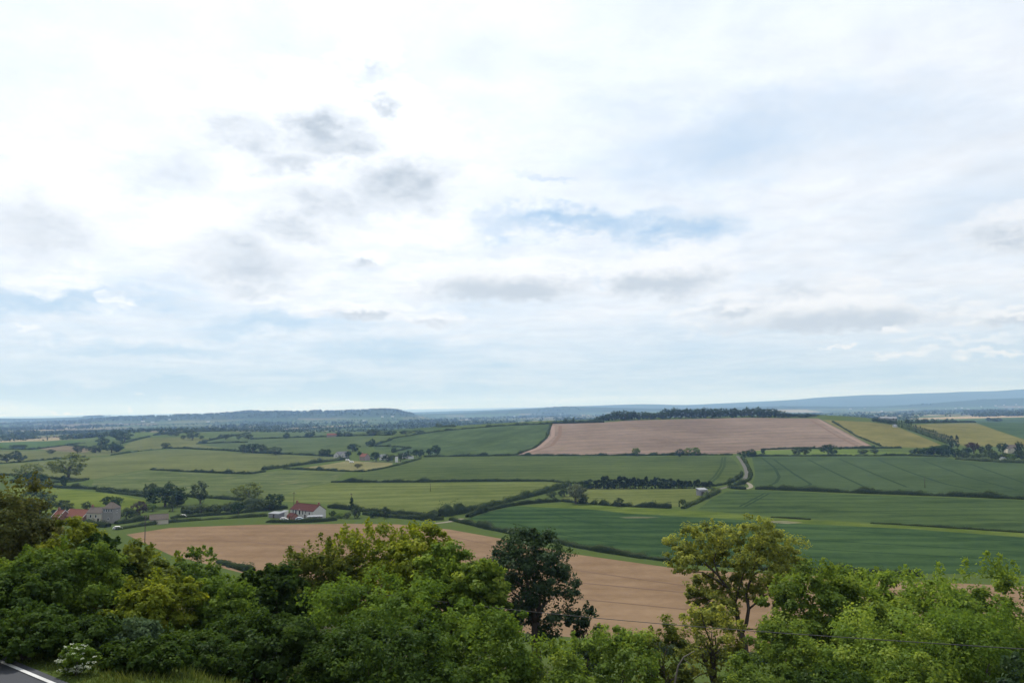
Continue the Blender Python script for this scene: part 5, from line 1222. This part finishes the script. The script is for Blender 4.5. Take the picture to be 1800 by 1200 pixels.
q = hit(697, 812); shed('farm_shed', 'tall pale silo-like shed between the farm bushes', 'shed', q, 0, 2.4, 2.4, 5.0, 5.4, FRAME, METALROOF)
car('farm_van', 'white van left of the farmyard track', hit(611, 810), math.radians(-25), (.72, .72, .71), van=True)
car('farm_van', 'second white van just in front of the farm hedge', hit(618, 813), math.radians(-5), (.66, .67, .66), van=True)
q = hit(586, 767.5); gable_house('far_barn', 'low pinkish barn on the far pasture left of centre', 'barn', q, .1, 22, 9, 3.5, 6, PINKW, REDTILE2)
# grey shed in the paddock
q = hit(1234, 870); shed('field_shed', 'grey wooden shed with pale roof in the corner of the paddock', 'shed', q, math.radians(14), 5.0, 4.2, 3.2, 3.9, GREYWOOD, METALROOF, (-.6, 1.6, 2.2, TIMBER))
# houses at the right edge
q = hit(1776, 795); gable_house('bungalow', 'bungalow with shining pale roof among the garden trees at right', 'house', q, .1, 9.5, 6, 2.6, 4.6, CREAM, METALROOF, windows=[(-2.5, 1.4, 1.2, 1.1), (2.5, 1.4, 1.2, 1.1)])
q = hit(1787, 797); gable_house('house', 'tan stone house at the right edge behind the trees', 'house', q + (3, 12, 0), -.3, 9, 7, 5, 8, CREAM, GREYTILE, windows=[(-2.5, 3.6, 1, 1.2), (2, 3.6, 1, 1.2)], chimneys=[(3.5, BRICK)])
q = hit(1763, 808); gable_house('summerhouse', 'small light roofed hut below the garden trees at right', 'shed', q, .5, 5, 3.5, 1.8, 2.8, FRAME, METALROOF)
# far farm on the right, above the poplars
for i, (px, b, L, lab) in enumerate([(1553, 738, 13, 'left barn with pale roof of the far farm above the poplars'), (1567, 738.5, 15, 'right barn with pale roof of the far farm above the poplars')]):
    q = hit(px, b); gable_house('far_barn', lab, 'barn', q, .12 - .2 * i, L, 9, 3.4, 5.6, STONE, METALROOF)
q = hit(1573, 750.5); gable_house('hut', 'tiny white hut at the far end of the poplar row', 'hut', q, .4, 5, 4, 2.4, 4, WHITE, METALROOF)
# scattered far houses of the vale
FARH = [(365, 741.5), (268, 742), (212, 745), (251, 741), (298, 738), (160, 751), (125, 752), (672, 733), (690, 732.5), (760, 741), (640, 740), (820, 738), (905, 732), (960, 731), (985, 729), (1495, 719), (1520, 718), (1650, 720.5), (1662, 720), (1680, 718), (1691, 717), (1702, 719), (1725, 715), (1750, 713), (1765, 712), (1786, 711), (1792, 716), (1605, 722), (1550, 723), (40, 750), (70, 748)]
for i, (px, py) in enumerate(sorted(FARH)):
    q = hit(px, py); r = random.Random(i)
    gable_house('far_house', f'{ordn(i)} tiny pale building from the left out in the far vale', 'house', q, r.uniform(-.5, .5), r.uniform(10, 22), r.uniform(7, 10), r.uniform(3, 5), r.uniform(6, 8), WHITE, METALROOF if i % 3 else SLATE)
# telegraph poles
pole('tall telegraph pole at the left corner of the bare field', 254.5, 953, 905)
pole('telegraph pole behind the left chimney of the cottage', 516.5, 896, 864)
pole('telegraph pole behind the dark conifer by the cottage', 617.5, 893, 866)
pole('thin pole standing alone in the mown meadow', 756.5, 863, 849, arm=False)
pole('thin pole standing in the right crop field above the dark hedge', 1626, 857, 838, arm=False)
pole('small pole on the hill edge left of the ploughed field', 918, 801, 792, arm=False)

# ---------------------------------------------------------------- the hazy air
def haze():
    m, t = new_mat('haze_air')
    v = t.new('ShaderNodeVolumePrincipled'); v.inputs['Color'].default_value = (.33, .55, 1.0, 1); v.inputs['Absorption Color'].default_value = (1, 1, 1, 1); v.inputs['Density'].default_value = 9.0e-5; v.inputs['Anisotropy'].default_value = .25
    o = t.new('ShaderNodeOutputMaterial'); t.l.new(v.outputs[0], o.inputs['Volume'])
    b = MB().box(-95000, 95000, -400, 30000, -90, 460).build('haze', m)
    tag(b, 'thin blue summer haze lying over the whole vale', 'haze', kind='stuff')
haze()
